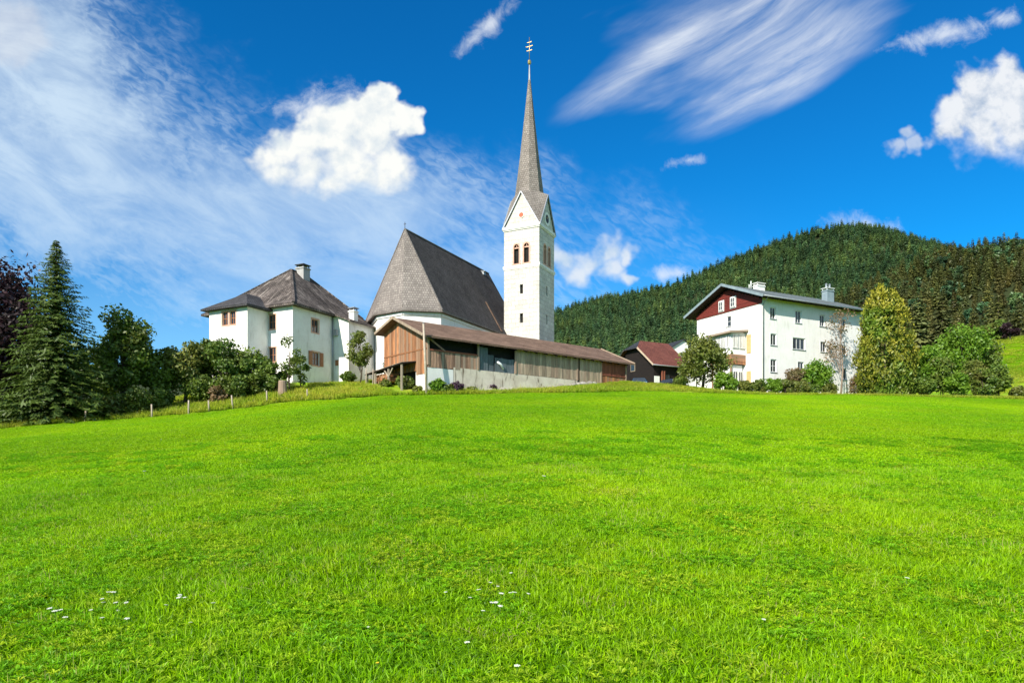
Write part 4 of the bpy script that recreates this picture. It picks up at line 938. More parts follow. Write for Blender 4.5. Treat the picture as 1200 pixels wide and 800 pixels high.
p = FH.wall(888, 333, 1, 5.2); chimney(hroof, (p.x, 5.0, 13.), 1.2, .7, .75, 'plaster_white', 'plaster_white')
mb = MB(); mb.tube([(p.x-1.1, 5.2, 13.1), (p.x-1.1, 5.2, 14.2)], .06, 6); mb.tube([(p.x-1.6, 5.0, 13.1), (p.x-1.6, 5.0, 13.7)], .05, 6); mb.build('vent_pipe', 'window_white', hroof)
p = FH.wall(967, 345, 1, 4.2); ch = chimney(hroof, (p.x, 3.8, 12.3), 1.25, .8, 1.75, 'metal_blue', 'window_white')
mb = MB()
for d_ in (-.3, .3): mb.lathe([(.12, 14.3), (.12, 14.75), (.2, 14.78), (.02, 14.95)], 8, (p.x+d_, 3.8, 0))
mb.build('chimney_pot', 'metal_grey', ch)
# projecting closed balcony on the gable
by0, by1, bd = 2.45, 5.5, 2.2
zb0, zb1, zbt = 11.75+1.6-8.8-.15, 14.46+1.6-8.8, 15.0+1.6-8.8
zb0, zbm = 3.65, 4.75
mb = MB(); mb.box((-bd/2, (by0+by1)/2, (zbm+zb1)/2-.0), (bd, by1-by0, zb1-zbm)); bal = mb.build('balcony', 'plaster_white', house)
for k in range(6):
    mb = MB(); mb.box((-bd-.03, (by0+by1)/2, zb0+.09+k*.185), (.05, by1-by0+.1, .17)); mb.build('balcony_board', 'wood_orange', bal)
    mb = MB(); mb.box((-bd/2, by0-.03, zb0+.09+k*.185), (bd, .05, .17)); mb.build('balcony_board', 'wood_orange', bal)
mb = MB(); mb.box((-bd/2, (by0+by1)/2, (zb0+zbm)/2), (bd-.1, by1-by0-.1, zbm-zb0-.02)); mb.build('balcony_floor', 'wood_dark', bal)
for s0, s1 in ((.15, .95), (1.05, 1.95), (2.05, 2.9)): window(house, (-bd, by1, 0), (0, -1, 0), (-1, 0, 0), (s0, s1, zbm+.7, zb1-.3), 'window_white', 'glass_curtain', 2, 1, None, 'window_white', None, -.05, .06)
for s0, s1 in ((.15, 1.0), (1.15, 2.0)): window(house, (-bd, by0, 0), X3, (0, -1, 0), (s0, s1, zbm+.7, zb1-.3), 'window_white', 'glass_curtain', 2, 1, None, 'window_white', None, -.05, .06)
mb = MB(); mb.slab([(-bd-.55, by0-.45, zb1+.0), (0, by0-.45, zb1+.32), (0, by1+.45, zb1+.32), (-bd-.55, by1+.45, zb1+.0)], .22); mb.build('balcony_roof', 'wood_barn', bal)
mb = MB(); mb.box((-bd/2, (by0+by1)/2, 1.0), (bd-.5, by1-by0-.5, 5.2)); mb.build('porch', 'plaster_white', house)
mb = MB()
for y in (by0+.08, by1-.08): mb.box((-bd+.08, y, 1.1), (.14, .14, 5.1))
mb.build('balcony_post', 'wood_orange', bal)
for s0, s1 in ((.2, .9), (1.0, 1.6)): window(house, (-bd+.25, by0+.25, 0), X3, (0, -1, 0), (s0, s1, 1.3, 2.9), 'window_white', 'glass', 2, 1, None, 'window_white', None, -.05, .07)
for (z0, z1, y) in ((4.9, 7.0, 1.95), (1.0, 2.9, 1.95)):
    mb = MB(); ebox(mb, (0, HW, 0), (0, -1, 0), (-1, 0, 0), HW-y-.32, HW-y+.32, z0, z1, .003, .05)
    for k in range(6): z = z0+(z1-z0)*(k+.5)/6; ebox(mb, (0, HW, 0), (0, -1, 0), (-1, 0, 0), HW-y-.26, HW-y+.26, z-.1, z+.1, .05, .06)
    mb.build('shutter', 'ochre', house)
mb = MB(); ebox(mb, (0, 0, 0), X3, (0, -1, 0), 0, HL, -1., .35, .003, .05); mb.build('plinth', 'plaster_old', house)

# ------------------------------------------------------------------ dark timber house with the red roof
DY = math.atan2(.491, .871)
FD = Frame((17.6, 85, 10.4), DY)
dark = empty('timber_house', FD.O, DY, label='small dark timber house with sloping red tiled roof beside the barn end', cat='house')
DL, DW = 6.6, 9.; dz0, dza = 3.25, 7.0; pd = (dza-dz0)/4.5
mb = MB()
zd = lambda y: dza-abs(y-4.5)*pd-.25
mb.face((.6, .6, -1.5), (DL-.4, .6, -1.5), (DL-.4, .6, zd(.6)), (.6, .6, zd(.6)))
mb.face((.6, 8.4, -1.5), (.6, .6, -1.5), (.6, .6, zd(.6)), (.6, 3.3, zd(3.3)), (.6, 5.7, zd(3.3)), (.6, 8.4, zd(.6)))
mb.face((DL-.4, .6, -1.5), (DL-.4, 8.4, -1.5), (DL-.4, 8.4, zd(.6)), (DL-.4, 4.5, zd(4.5)), (DL-.4, .6, zd(.6))); mb.face((DL-.4, 8.4, -1.5), (.6, 8.4, -1.5), (.6, 8.4, zd(.6)), (DL-.4, 8.4, zd(.6)))
mb.build('wall', 'wood_dark', dark)
hy = 3.1; hzz = dza-(4.5-hy)*pd
mb = MB(); th = .14
mb.face((0, 0, dz0), (DL, 0, dz0), (DL, 4.5, dza), (1.6, 4.5, dza), (0, hy, hzz)); mb.face((DL, 9, dz0), (0, 9, dz0), (0, 9-hy, hzz), (1.6, 4.5, dza), (DL, 4.5, dza))
mb.face((0, 0, dz0-th), (DL, 0, dz0-th), (DL, 0, dz0), (0, 0, dz0)); mb.face((0, 0, dz0-th), (0, 0, dz0), (0, hy, hzz), (0, hy, hzz-th)); mb.face((0, hy, hzz-th), (DL, 4.5, dza-th), (DL, 0, dz0-th), (0, 0, dz0-th))
mb.face((DL, 0, dz0-th), (DL, 4.5, dza-th), (DL, 4.5, dza), (DL, 0, dz0)); mb.face((0, 9, dz0-th), (0, 9-hy, hzz-th), (0, 9-hy, hzz), (0, 9, dz0))
dr = mb.build('roof', 'roof_red', dark)
mb = MB(); mb.face((0, 9-hy, hzz+.01), (0, hy, hzz+.01), (1.6, 4.5, dza+.01)); mb.face((0, 9-hy, hzz-.12), (0, hy, hzz-.12), (0, hy, hzz+.01), (0, 9-hy, hzz+.01)); mb.build('half_hip', 'roof_slate', dr)
for A, B in (((-.03, -.03, dz0-.07), (-.03, hy, hzz-.07)), ((-.03, 9.03, dz0-.07), (-.03, 9-hy, hzz-.07))): mb = MB(); mb.beam(A, B, .05, .22); mb.build('verge_board', 'wood_grey', dr)
mb = MB(); mb.tube([(-.05, -.08, dz0-.06), (DL, -.08, dz0-.08)], .07, 6); mb.build('gutter', 'metal_grey', dr)
p = FD.wall(759.7, 440, 1, .6); mb = MB(); ebox(mb, (0, .6, 0), X3, (0, -1, 0), .66, 1.5, -.6, 1.9, .003, .06); mb.build('door', 'window_white', dark)
p = FD.wall(781.5, 441, 1, .6); mb = MB(); ebox(mb, (0, .6, 0), X3, (0, -1, 0), p.x-.42, p.x+.42, .3, 1.35, .003, .06); mb.build('lower_panel', 'window_white', dark)
window(dark, (0, .6, 0), X3, (0, -1, 0), (p.x-.42, p.x+.42, 1.42, 2.2), 'wood_dark', 'glass', 2, 1, None, None, None, -.06, .07)
mb = MB()
for x in (1.75, 2.1): mb.box((x, .35, .6), (.16, .16, 4.)); 
mb.build('post', 'wood_redbrown', dark)
mb = MB(); ebox(mb, (.6, 8.4, 0), (0, -1, 0), (-1, 0, 0), 3.3, 4.2, 2.9, 3.9, .003, .05); w_ = mb.build('window', 'wood_grey', dark); mb = MB(); ebox(mb, (.6, 8.4, 0), (0, -1, 0), (-1, 0, 0), 3.38, 4.12, 2.98, 3.82, .05, .06); mb.build('pane', 'glass', w_)
# white gable house half hidden behind
q = at(793, 420, 104); wy = R(20)
wh = empty('white_shed', (q.x+.4, q.y, gz(q.x, q.y)), wy, label='small white building showing behind the red tiled roof', cat='outbuilding')
hh = at(793, 398, 104).z-wh.location.z
mb = MB(); mb.face((-1.6, 0, -1), (3, 0, -1), (3, 0, hh-1.), (.7, 0, hh), (-1.6, 0, hh-1.4)); mb.face((-1.6, 5, -1), (-1.6, 0, -1), (-1.6, 0, hh-1.4), (-1.6, 5, hh-1.4)); mb.face((3, 0, -1), (3, 5, -1), (3, 5, hh-1.), (3, 0, hh-1.)); mb.build('wall', 'plaster_white', wh)
mb = MB(); mb.slab([(-1.9, -.3, hh-1.45), (.7, -.3, hh+.12), (.7, 5.2, hh+.12), (-1.9, 5.2, hh-1.45)], .12); mb.slab([(.7, -.3, hh+.12), (3.3, -.3, hh-1.1), (3.3, 5.2, hh-1.1), (.7, 5.2, hh+.12)], .12); mb.build('roof', 'roof_slate', wh)

# ------------------------------------------------------------------ cars behind the bank
def make_car(name, paint, x, y, yaw, label):
    z = gz(x, y)-.02; c = empty(name, (x, y, z), yaw, label=label, cat='car')
    prof = [(-2.1, .35), (-2.12, .75), (-1.95, .92), (-1.35, .98), (-.75, 1.42), (.55, 1.46), (1.3, 1.0), (1.75, .98), (2.12, .8), (2.15, .35)]
    mb = MB()
    def wid(z_): return .86 if z_ < 1.0 else .86-(z_-1.0)*.45
    n = len(prof)
    for i in range(n):
        a, b = prof[i], prof[(i+1) % n]; mb.face((a[0], wid(a[1]), a[1]), (b[0], wid(b[1]), b[1]), (b[0], -wid(b[1]), b[1]), (a[0], -wid(a[1]), a[1]))
    for s_ in (-1, 1):
        lo_ = [(p[0], s_*wid(p[1]), p[1]) for p in prof]; mb.face(*(lo_ if s_ < 0 else lo_[::-1]))
    body = mb.build('body', paint, c, .06)
    for s_ in (-1, 1):
        mb = MB()
        for q in (((-1.12, 1.02), (-.68, 1.36), (-.12, 1.38), (-.12, 1.02)), ((-.04, 1.02), (-.04, 1.38), (.5, 1.38), (1.1, 1.03))):
            f = [(px_, s_*(wid(pz)+.006), pz) for px_, pz in q]; mb.face(*(f if s_ > 0 else f[::-1]))
        mb.build('side_window', 'glass', body)
    mb = MB(); mb.face((1.26, -.72, 1.035), (1.26, .72, 1.035), (.62, .62, 1.43), (.62, -.62, 1.43)); mb.build('windscreen', 'glass', body)
    mb = MB(); mb.face((-1.33, .74, 1.015), (-1.33, -.74, 1.015), (-.8, -.62, 1.40), (-.8, .62, 1.40)); mb.build('rear_window', 'glass', body)
    for sx in (-1.3, 1.35):
        for sy in (-.8, .8):
            mb = MB(); mb.lathe([(.2, -.1), (.31, -.1), (.33, -.05), (.33, .05), (.31, .1), (.2, .1)], 16, (sx, sy, .33), 'y'); wt = mb.build('wheel', 'tyre', c)
            mb = MB(); mb.lathe([(.02, -.105), (.2, -.11), (.2, .11), (.02, .105)], 12, (sx, sy, .33), 'y'); mb.build('rim', 'metal_grey', wt)
    for sy in (-.62, .62):
        mb = MB(); mb.box((2.12, sy, .72), (.08, .34, .14)); mb.build('headlight', 'lamp_clear', body, .02)
        mb = MB(); mb.box((-2.1, sy, .78), (.06, .3, .16)); mb.build('tail_light', 'clock_red', body, .02)
    return c
p = at(748.5, 445, 81); make_car('parked_car', 'car_blue', p.x, p.y, R(-97), 'blue car parked before the dark timber house, half hidden by the bank')
p = at(786, 449, 80.5); make_car('parked_car', 'car_black', p.x, p.y, R(-60), 'black car parked before the white panelled window, half hidden by grass')

# ------------------------------------------------------------------ trees and shrubs near the village
def X_(px, Y): return (px-600)/800*Y
def tree(px, Y, top, rx, nclump, nleaf, ls, mat, label, cat='tree', name='leafy_tree', bark='bark', group=None, rzf=.44, czf=.56, tr=.13, dz=0., lean=0., multi=1, seed=None, **k):
    x = X_(px, Y); z = gz(x, Y)+dz; h = max(.5, EYE+(540-top)/800*Y-z)
    sd_ = seed if seed is not None else int(px*13+Y*7) % 9973
    m_ = make_tree(h, rx, h*rzf, h*czf, nclump, nleaf, ls, mat, abs(sd_), tr, bark, lean, multi=multi, **k)
    return put_tree(name, m_, x, Y, label, cat, bark, group, dz)
def shrub(px, Y, top, rx, nleaf, ls, mat, label, group=None, name='shrub', **k):
    return tree(px, Y, top, rx, k.pop('nclump', 26), int(nleaf*1.3), ls, mat, label, 'shrub', name, group=group, rzf=.5, czf=.5, tr=.04, multi=3, **k)
tree(-22, 51, 300, 5.4, 90, 26000, .19, 'leaf_copper', 'dark purple copper beech at the far end of the tree row', name='copper_beech', tr=.3)
x, y = X_(66, 46), 46; z = gz(x, y); hs_ = EYE+(540-284)/800*y-z
put_tree('spruce_tree', make_spruce(hs_, 3.7, 58, 17, 12, .25, 'leaf_spruce', 3, base=.02, droop=.36, rag=.30, per=4, asp=.28), x, y, 'tall dark green spruce beside the copper beech, tip above all its neighbours')
tree(145, 50, 355, 1.75, 46, 10000, .15, 'leaf_dark', 'dense dark leafy tree right of the tall spruce', rzf=.47, czf=.55)
tree(112, 54, 402, 2.2, 30, 7000, .16, 'leaf_dark', 'low dark tree squeezed between the spruce and the dense leafy tree')
tree(186, 52, 412, 1.6, 26, 5500, .15, 'leaf_dark', 'small dark round tree before the open sky gap')
tree(216, 53, 396, 1.9, 24, 4600, .15, 'leaf_olive', 'olive fruit tree with a bare forked trunk above the fence', name='fruit_tree', czf=.62, rzf=.38, tr=.10)
tree(243, 55, 393, 1.6, 24, 5000, .14, 'leaf_dark', 'slim dark tree just before the villa bay corner')
tree(268, 54, 398, 1.8, 26, 4800, .14, 'leaf_mid', 'green and rusty tree covering the lower bay front of the villa', name='fruit_tree')
tree(298, 54.5, 412, 1.8, 26, 5200, .14, 'leaf_mid', 'bushy round tree before the bay side wall of the villa')
tree(322, 54, 421, 1.3, 20, 3800, .13, 'leaf_dark', 'small dark bushy tree beside the stump')
for i, (px, Y, top, rx, mt, lb) in enumerate(((18, 45, 468, 1.8, 'leaf_dark', 'dark undergrowth shrub at the foot of the copper beech'), (112, 47, 462, 1.7, 'leaf_mid', 'shrub with yellowish patches right of the spruce foot'), (150, 49, 455, 1.8, 'leaf_dark', 'dark shrub under the dense leafy tree'),
                                 (185, 51, 456, 1.3, 'leaf_dark', 'dark shrub beside the taller pale post'), (238, 53, 440, 1.6, 'leaf_dark', 'dark shrub behind the pale flowering bush'), (275, 53, 438, 1.8, 'leaf_dark', 'wide dark shrub below the green and rusty tree'), (305, 53.5, 437, 1.7, 'leaf_dark', 'dark shrub left of the tree stump'),
                                 (255, 52, 452, .8, 'leaf_rust', 'pale flowering bush among the dark shrubs'))):
    shrub(px, Y, top, rx, 3200 if rx > 1 else 900, .13, mt, lb)
tree(340, 53.6, 388, .95, 12, 620, .11, 'leaf_dark', 'thin young tree growing up before the villa corner', name='young_tree', tr=.05, rzf=.42, czf=.58, crf=.42)
tree(352, 55, 396, .7, 14, 900, .12, 'leaf_dark', 'slim sapling at the villa corner behind the thin young tree', name='young_tree', tr=.045, rzf=.46, czf=.52)
tree(422, 60, 384, 1.05, 26, 2600, .12, 'leaf_olive', 'young olive green tree before the grey side of the annex', name='young_tree', tr=.06, rzf=.40, czf=.6)
shrub(408, 61, 436, .8, 1100, .11, 'leaf_dark', 'small dark bush at the foot of the young olive tree')
shrub(513, 55.2, 444, .75, 1500, .10, 'leaf_bright', 'fresh green bush beside the leaning pole'); shrub(524, 55.4, 448, .6, 1100, .10, 'leaf_mid', 'low green bush next to the purple bush')
shrub(536, 56, 446, .62, 1200, .09, 'leaf_purple', 'dark purple bush at the foot of the barn wall', name='purple_bush')
shrub(577, 60, 450, .55, 700, .08, 'leaf_purple', 'low purple flowering clump under the stained wall', name='purple_bush')
shrub(552, 57.5, 453, .5, 700, .08, 'leaf_olive', 'low grey green clump between the two purple bushes')
shrub(474, 57, 441, .95, 1500, .12, 'leaf_mid', 'green bush before the dark lean-to opening'); shrub(452, 57.5, 449, .7, 1000, .11, 'leaf_olive', 'yellow green bush left of the lean-to bush')
shrub(489, 55.5, 452, .55, 800, .1, 'leaf_olive', 'brownish bush at the foot of the leaning pole')
# right side
tree(823, 71, 392, 3.1, 40, 9000, .16, 'leaf_olive', 'spreading olive green apple tree before the balcony house', name='apple_tree', rzf=.40, czf=.56, tr=.13)
for px, Y, top, rx, mt, lb in ((797, 70, 441, .9, 'leaf_mid', 'small bush under the left side of the apple tree'), (850, 69.5, 437, 1.5, 'leaf_bright', 'bright green shrub right of the apple tree trunk'), (872, 70, 446, .9, 'leaf_olive', 'brownish shrub at the balcony house corner'),
                           (932, 74, 424, 1.3, 'leaf_rust', 'rusty leaved shrub against the white long wall')): shrub(px, Y, top, rx, 2600, .13, mt, lb)
for i, (px, top, mt) in enumerate(((890, 443, 'leaf_mid'), (905, 442, 'leaf_bright'), (921, 444, 'leaf_mid'), (937, 443, 'leaf_olive'), (951, 446, 'leaf_mid'), (972, 448, 'leaf_olive'))):
    shrub(px, 71+i*.25, top, .95, 2000, .12, mt, ('mid green hedge shrub at the house corner, first of the row', 'bright green hedge shrub second from the house corner', 'mid green hedge shrub third from the house corner', 'olive hedge shrub before the rusty leaved shrub', 'mid green hedge shrub before the tall green shrub', 'olive hedge shrub beside the bare tree, last of the row')[i], 'shrubs of the hedge before the white house')
shrub(956, 73.5, 418, 1.75, 4200, .14, 'leaf_bright', 'tall green shrub before the white long wall'); shrub(1003, 75, 437, 1.0, 1100, .12, 'leaf_rust', 'sparse rusty bush beside the conical golden tree')
tree(985, 78.2, 352, 1.9, 20, 1000, .12, 'leaf_rust', 'thin almost bare tree with rusty leaves against the white long wall', name='bare_tree', bark='bark_pale', tr=.085, rzf=.43, czf=.62, crf=.40)
def make_thuja(h, r, n, ls, mat, seed):
    """dense cone of upswept sprays gathered in tufts, two leading tips"""
    r_ = np.random.default_rng(seed); nc = 420
    fc = r_.uniform(0, 1, nc)**1.1; ac = r_.uniform(0, 2*np.pi, nc)
    P_ = lambda f: np.interp(f, [0, .12, .35, .6, .8, .93, 1.], [.80, .95, 1., .84, .60, .35, .10])
    rc = r*P_(fc)*(1+.07*np.sin(3*ac+6*fc)+.06*np.sin(5*ac-11*fc))*r_.uniform(.84, 1.04, nc)
    ci = r_.integers(0, nc, n); o = r_.normal(size=(n, 3))*np.array([.22, .22, .38])*(.55+.45*P_(fc[ci]))[:, None]
    f = fc[ci]; a = ac[ci]; tw = np.clip((f-.6)/.4, 0, 1); east = np.cos(a) > 0
    c = np.stack([np.cos(a)*rc[ci]+np.where(east, .36, -.36)*tw, np.sin(a)*rc[ci], h*.95*f+.15-np.where(east, .4, 0)*tw], 1)+o
    fill = r_.uniform(0, 1, n) < .34; c[fill, :2] *= .74
    c[:, 2] = np.clip(c[:, 2], .05, h)
    out = np.stack([np.cos(a), np.sin(a), np.full(n, .3)], 1); d = out*.5+np.array([0, 0, .9])
    v = leaf_quads(c, ls*r_.uniform(.6, 1.3, n), r_, .1, .42, d, out*.7, .6)
    outer = np.clip(.5+(o*out).sum(1)*1.6, 0, 1)
    t = np.clip(outer*(.25+.65*f**.8)+r_.uniform(-.15, .2, n)+r_.uniform(-.12, .12, nc)[ci]-.3*fill, 0, 1)
    me = leaf_mesh('crown', v, np.repeat(t, 4), mat); mb = MB(); mb.tube([(0, 0, -.3), (0, 0, h*.3), (0, 0, h*.55)], [.24, .14, .02], 7); return me, mb
x, y = X_(1037, 73), 73; put_tree('thuja_tree', make_thuja(EYE+(540-333)/800*y-gz(x, y), 2.7, 26000, .18, 'leaf_thuja', 5), x, y, 'large conical golden green thuja with twin tips at the house end')
tree(1086, 74, 394, 1.6, 26, 5500, .15, 'leaf_bright', 'upright green tree right next to the golden conical tree', rzf=.5, czf=.5); tree(1128, 79, 370, 2.6, 36, 8000, .17, 'leaf_bright', 'broad bright green tree highest in the clump', rzf=.46, czf=.54)
tree(1160, 80, 398, 1.9, 26, 5000, .17, 'leaf_mid', 'mid green tree behind the right end of the clump')
for px, Y, top, rx, mt, lb in ((1084, 71.6, 440, 1.0, 'leaf_mid', 'small shrub hiding the trunk of the upright green tree'), (1066, 72.5, 424, 1.15, 'leaf_mid', 'low shrub between the golden conical tree and the upright tree'), (1104, 73, 412, 1.35, 'leaf_mid', 'dark based shrub at the foot of the upright green tree'), (1122, 72, 434, 1.3, 'leaf_bright', 'bright shrub before the broad bright tree'), (1143, 74, 418, 1.3, 'leaf_olive', 'yellowish shrub in the middle of the clump'),
                           (1152, 72.5, 428, 1.3, 'leaf_mid', 'rounded shrub left of the last shrub of the clump'), (1170, 73, 424, 1.5, 'leaf_mid', 'last dark green shrub before the open hillside'), (1194, 74, 452, .9, 'leaf_olive', 'small low shrub on the hillside edge')): shrub(px, Y, top, rx, 3000, .15, mt, lb)
tree(1184, 142, 377, 1.6, 16, 1500, .3, 'leaf_copper', 'small dark purple tree at the forest edge above the grassy hillside', name='copper_tree')
for px, Y, top, lb in ((1168, 150, 376, 'round green tree left of the small purple tree'), (1148, 146, 382, 'green tree in the gap behind the broad bright tree')): tree(px, Y, top, 3.2, 24, 3000, .34, 'leaf_mid', lb)

# stump, pole, posts
p = ground_px(331, 464, 40); p = Vector((X_(331, 52.8), 52.8, 0)); p.z = gz(p.x, p.y)
st = empty('tree_stump', p, 0, label='thick weathered tree stump before the villa corner', cat='stump')
mb = MB(); mb.lathe([(.42, -.2), (.36, .15), (.32, .6), (.30, 1.12), (.27, 1.16)], 11); o = mb.build('bark', 'wood_grey', st)
mb = MB(); mb.lathe([(.26, 1.162), (.255, 1.18)], 11); mb.build('cut_top', 'wood_post', st)
p = Vector((X_(500, 54.4), 54.4, 0)); p.z = gz(p.x, p.y); tp = at(496.2, 379, 54.6)
pole = empty('wooden_pole', p, 0, label='slightly leaning wooden pole standing before the barn corner', cat='pole')
mb = MB(); mb.tube([(0, 0, -.4), (tp-p)*.5, tp-p], [.105, .095, .08], 8); mb.build('shaft', 'wood_post', pole); mb = MB(); d_ = tp-p; mb.lathe([(.09, 0), (.10, .03), (.02, .09)], 8, d_-Vector((0, 0, .02))); mb.build('cap', 'metal_grey', pole)
pm = []
for s_ in range(3):
    mb = MB(); mb.tube([(0, 0, -.3), (.01*s_, 0, .5), (.02, .01*s_, 1.0)], [.062, .058, .05], 7); me = mb.mesh('post'); me.materials.append(MAT['wood_post']); pm.append(me)
for px, Y, hpx, tl in ((178, 47.3, 15, .02), (221, 48.6, 16, -.01), (245, 49.2, 13, .03), (273, 49.8, 16, -.12), (313, 51., 15, .05), (360, 51.8, 12, -.03), (100, 45.3, 13, .02)):
    lb_ = {178: 'pale fence post at the dark undergrowth, second from the lower end', 221: 'pale straight fence post below the olive fruit tree', 245: 'short fence post between the fruit tree and the pale bush', 273: 'clearly tilted pale fence post below the wide dark shrub', 313: 'fence post just left below the tree stump', 360: 'short fence post below the villa corner, highest of the row', 100: 'fence post half hidden under the spruce, lowest of the row'}[px]
    o = link('fence_post', pm[rnd.randrange(3)]); x = X_(px, Y); o.location = (x, Y, gz(x, Y)); o.rotation_euler = (0, tl, rnd.uniform(0, 3)); o.scale = (1, 1, hpx/800*Y); tag(o, lb_, 'fence post', 'fence posts along the meadow edge')
o = link('fence_post', pm[0]); x = X_(199, 52); o.location = (x, 52, gz(x, 52)); o.scale = (1.2, 1.2, 1.5); tag(o, 'taller pale post standing back under the olive fruit tree', 'fence post')
for px, Y, lb in ((429, 59.2, 'thin grey post left of the lean-to'), (437, 59., 'grey post touching the lean-to roof corner')):
    o = link('garden_post', pm[1]); x = X_(px, Y); o.location = (x, Y, gz(x, Y)); o.scale = (.9, .9, 1.35); tag(o, lb, 'garden post')
# stones at the foot of the barn wall
sm = []
for s_ in range(5):
    bm = bmesh.new(); bmesh.ops.create_icosphere(bm, subdivisions=2, radius=1); r_ = random.Random(s_+40); ks = [(Vector((r_.gauss(0, 1), r_.gauss(0, 1), r_.gauss(0, 1))).normalized(), r_.uniform(.62, .85)) for _ in range(9)]
    for v in bm.verts:
        for n_, d_ in ks:
            q = v.co.dot(n_)-d_
            if q > 0: v.co -= n_*q
    me = bpy.data.meshes.new('stone'); bm.to_mesh(me); bm.free(); me.materials.append(MAT['stone']); sm.append(me)
for k in range(46):
    t = tpx(560)+(tpx(690)-tpx(560))*((k+.5+rnd.uniform(-.4, .4))/46); q = FB.w((t, -.6-rnd.uniform(0, .9), 0)); s_ = rnd.uniform(.2, .42)
    o = link('stone', sm[k % 5]); o.location = (q.x, q.y, gz(q.x, q.y)+s_*.25); o.scale = (s_, s_*rnd.uniform(.7, 1), s_*rnd.uniform(.55, .8)); o.rotation_euler = (0, 0, rnd.uniform(0, 6)); tag(o, 'rough grey field stone lying at the foot of the barn wall', 'stone', 'stones along the foot of the barn wall')

# ------------------------------------------------------------------ flowers in the meadow
def make_flower(kind, hgt):
    o = empty('yarrow_flower' if kind == 'w' else 'yellow_flower', (0, 0, 0))
    mb = MB(); mb.tube([(0, 0, 0), (.01, 0, hgt*.5), (.0, .01, hgt)], [.004, .0035, .003], 4)
    for a in range(6): mb.tube([(0, 0, hgt*.86), (.028*math.cos(a), .028*math.sin(a), hgt-.002)], [.002, .002], 3, False)
    mb.build('stem', 'stem_green', o)
    mb = MB(); r_ = random.Random(3)
    if kind == 'w':
        for a in range(16): 
            q, t = .036*math.sqrt((a+.5)/16), a*2.4; mb.lathe([(.003, -.004), (.010, 0), (.008, .006), (.002, .008)], 6, (q*math.cos(t), q*math.sin(t), hgt+.004*r_.random()-.2*q*q*10))
    else:
        for a in range(12): t = a*math.pi/6; c, s_ = math.cos(t), math.sin(t); mb.face((0, 0, hgt), (.012*c-.006*s_, .012*s_+.006*c, hgt+.006), (.024*c, .024*s_, hgt+.008), (.012*c+.006*s_, .012*s_-.006*c, hgt+.006))
    mb.build('flower_head', 'petal_white' if kind == 'w' else 'petal_yellow', o); return o
fw, fy = make_flower('w', .22), make_flower('y', .17)
FW = [(62, 705), (66, 709), (73, 705), (76, 716), (122, 690), (127, 686), (132, 686), (121, 695), (138, 696), (149, 697), (135, 705), (109, 702), (148, 718), (192, 698), (210, 688), (217, 688), (213, 692), (250, 697), (223, 719), (120, 713), (573, 672), (582, 674), (563, 683), (585, 688), (598, 684), (601, 687), (617, 684), (574, 696), (581, 699), (585, 703), (565, 706), (550, 689), (432, 724), (549, 749), (894, 714), (523, 683), (606, 776), (636, 556), (170, 548), (600, 658), (188, 507), (1060, 668)]
FY = [(190, 752), (177, 753), (445, 780), (919, 722), (945, 752), (1011, 744), (992, 791), (28, 790), (18, 743), (915, 730), (1155, 738), (975, 780)]
for i, (lst, src, lb, gp) in enumerate(((FW, fw, 'small flat white yarrow flower head standing in the meadow grass', 'white yarrow flowers in the meadow'), (FY, fy, 'tiny yellow flower low in the near meadow grass', 'yellow flowers in the meadow'))):
    for k, (px, py) in enumerate(lst):
        o = src if k == 0 else copy_tree(src); p = ground_px(px, py+ (22 if i == 0 and py > 640 else 12)*1.0, 2.2); o.location = (p.x, p.y, p.z-.01); o.rotation_euler = (rnd.uniform(-.2, .2), rnd.uniform(-.2, .2), rnd.uniform(0, 6)); s_ = rnd.uniform(.38, .58)*(1 if p.y < 12 else 1.5); o.scale = (s_,)*3
        tag(o, lb, 'flower', gp)

# ------------------------------------------------------------------ grass
def slope_tilt(x, y, yaw):
    """lays a tuft patch on the slope of the ground"""
    e_ = .6; a = (zmesh(x+e_, y)-zmesh(x-e_, y))/(2*e_); b = (zmesh(x, y+e_)-zmesh(x, y-e_))/(2*e_)
    c, s_ = np.cos(yaw), np.sin(yaw); return np.stack([np.arctan(-s_*a+c*b), -np.arctan(c*a+s_*b)], 1)
def grass_proto(n, size, hgt, wid, seed, mat, lean=.5, stalk=0., broad=0.):
    r_ = np.random.default_rng(seed); V, F, T = [], [], []
    for i in range(n):
        x, y = r_.uniform(-size/2, size/2, 2); a = r_.uniform(0, 2*math.pi); h = hgt*r_.uniform(.45, 1.15); w = wid*r_.uniform(.6, 1.2); l = h*lean*abs(r_.normal()); t = r_.uniform(0, 1)
        if stalk and r_.uniform() < stalk: h *= 1.7; w *= .45; l *= .5; t = 1.
        elif broad and r_.uniform() < broad: h *= .6; w *= 3.2; l = h*1.1; t *= .5
        elif t > .97: t = .9
        c, s_ = math.cos(a), math.sin(a); k = len(V); b = r_.uniform(0, 2*math.pi); px, py = math.cos(b)*w, math.sin(b)*w; bz = -.05*hgt
        V += [(x-px, y-py, bz), (x+px, y+py, bz), (x+c*l*.35-px*.85, y+s_*l*.35-py*.85, h*.6), (x+c*l*.35+px*.85, y+s_*l*.35+py*.85, h*.6), (x+c*l, y+s_*l, h*.98)]
        F += [(k, k+1, k+3, k+2), (k+2, k+3, k+4)]; T += [t*.75, t*.75, t, t, t]
    me = bpy.data.meshes.new('grass'); me.from_pydata(V, [], F); at_ = me.attributes.new('tint', 'FLOAT', 'POINT'); at_.data.foreach_set('value', np.array(T, np.float32)); me.materials.append(MAT[mat]); return me
near_c = proto_coll('meadow_tufts_near', [grass_proto(560, .62, .082, .0052, s_, 'grass_blade', 1.15, .028, .10+.08*(s_ % 2)) for s_ in range(6)])
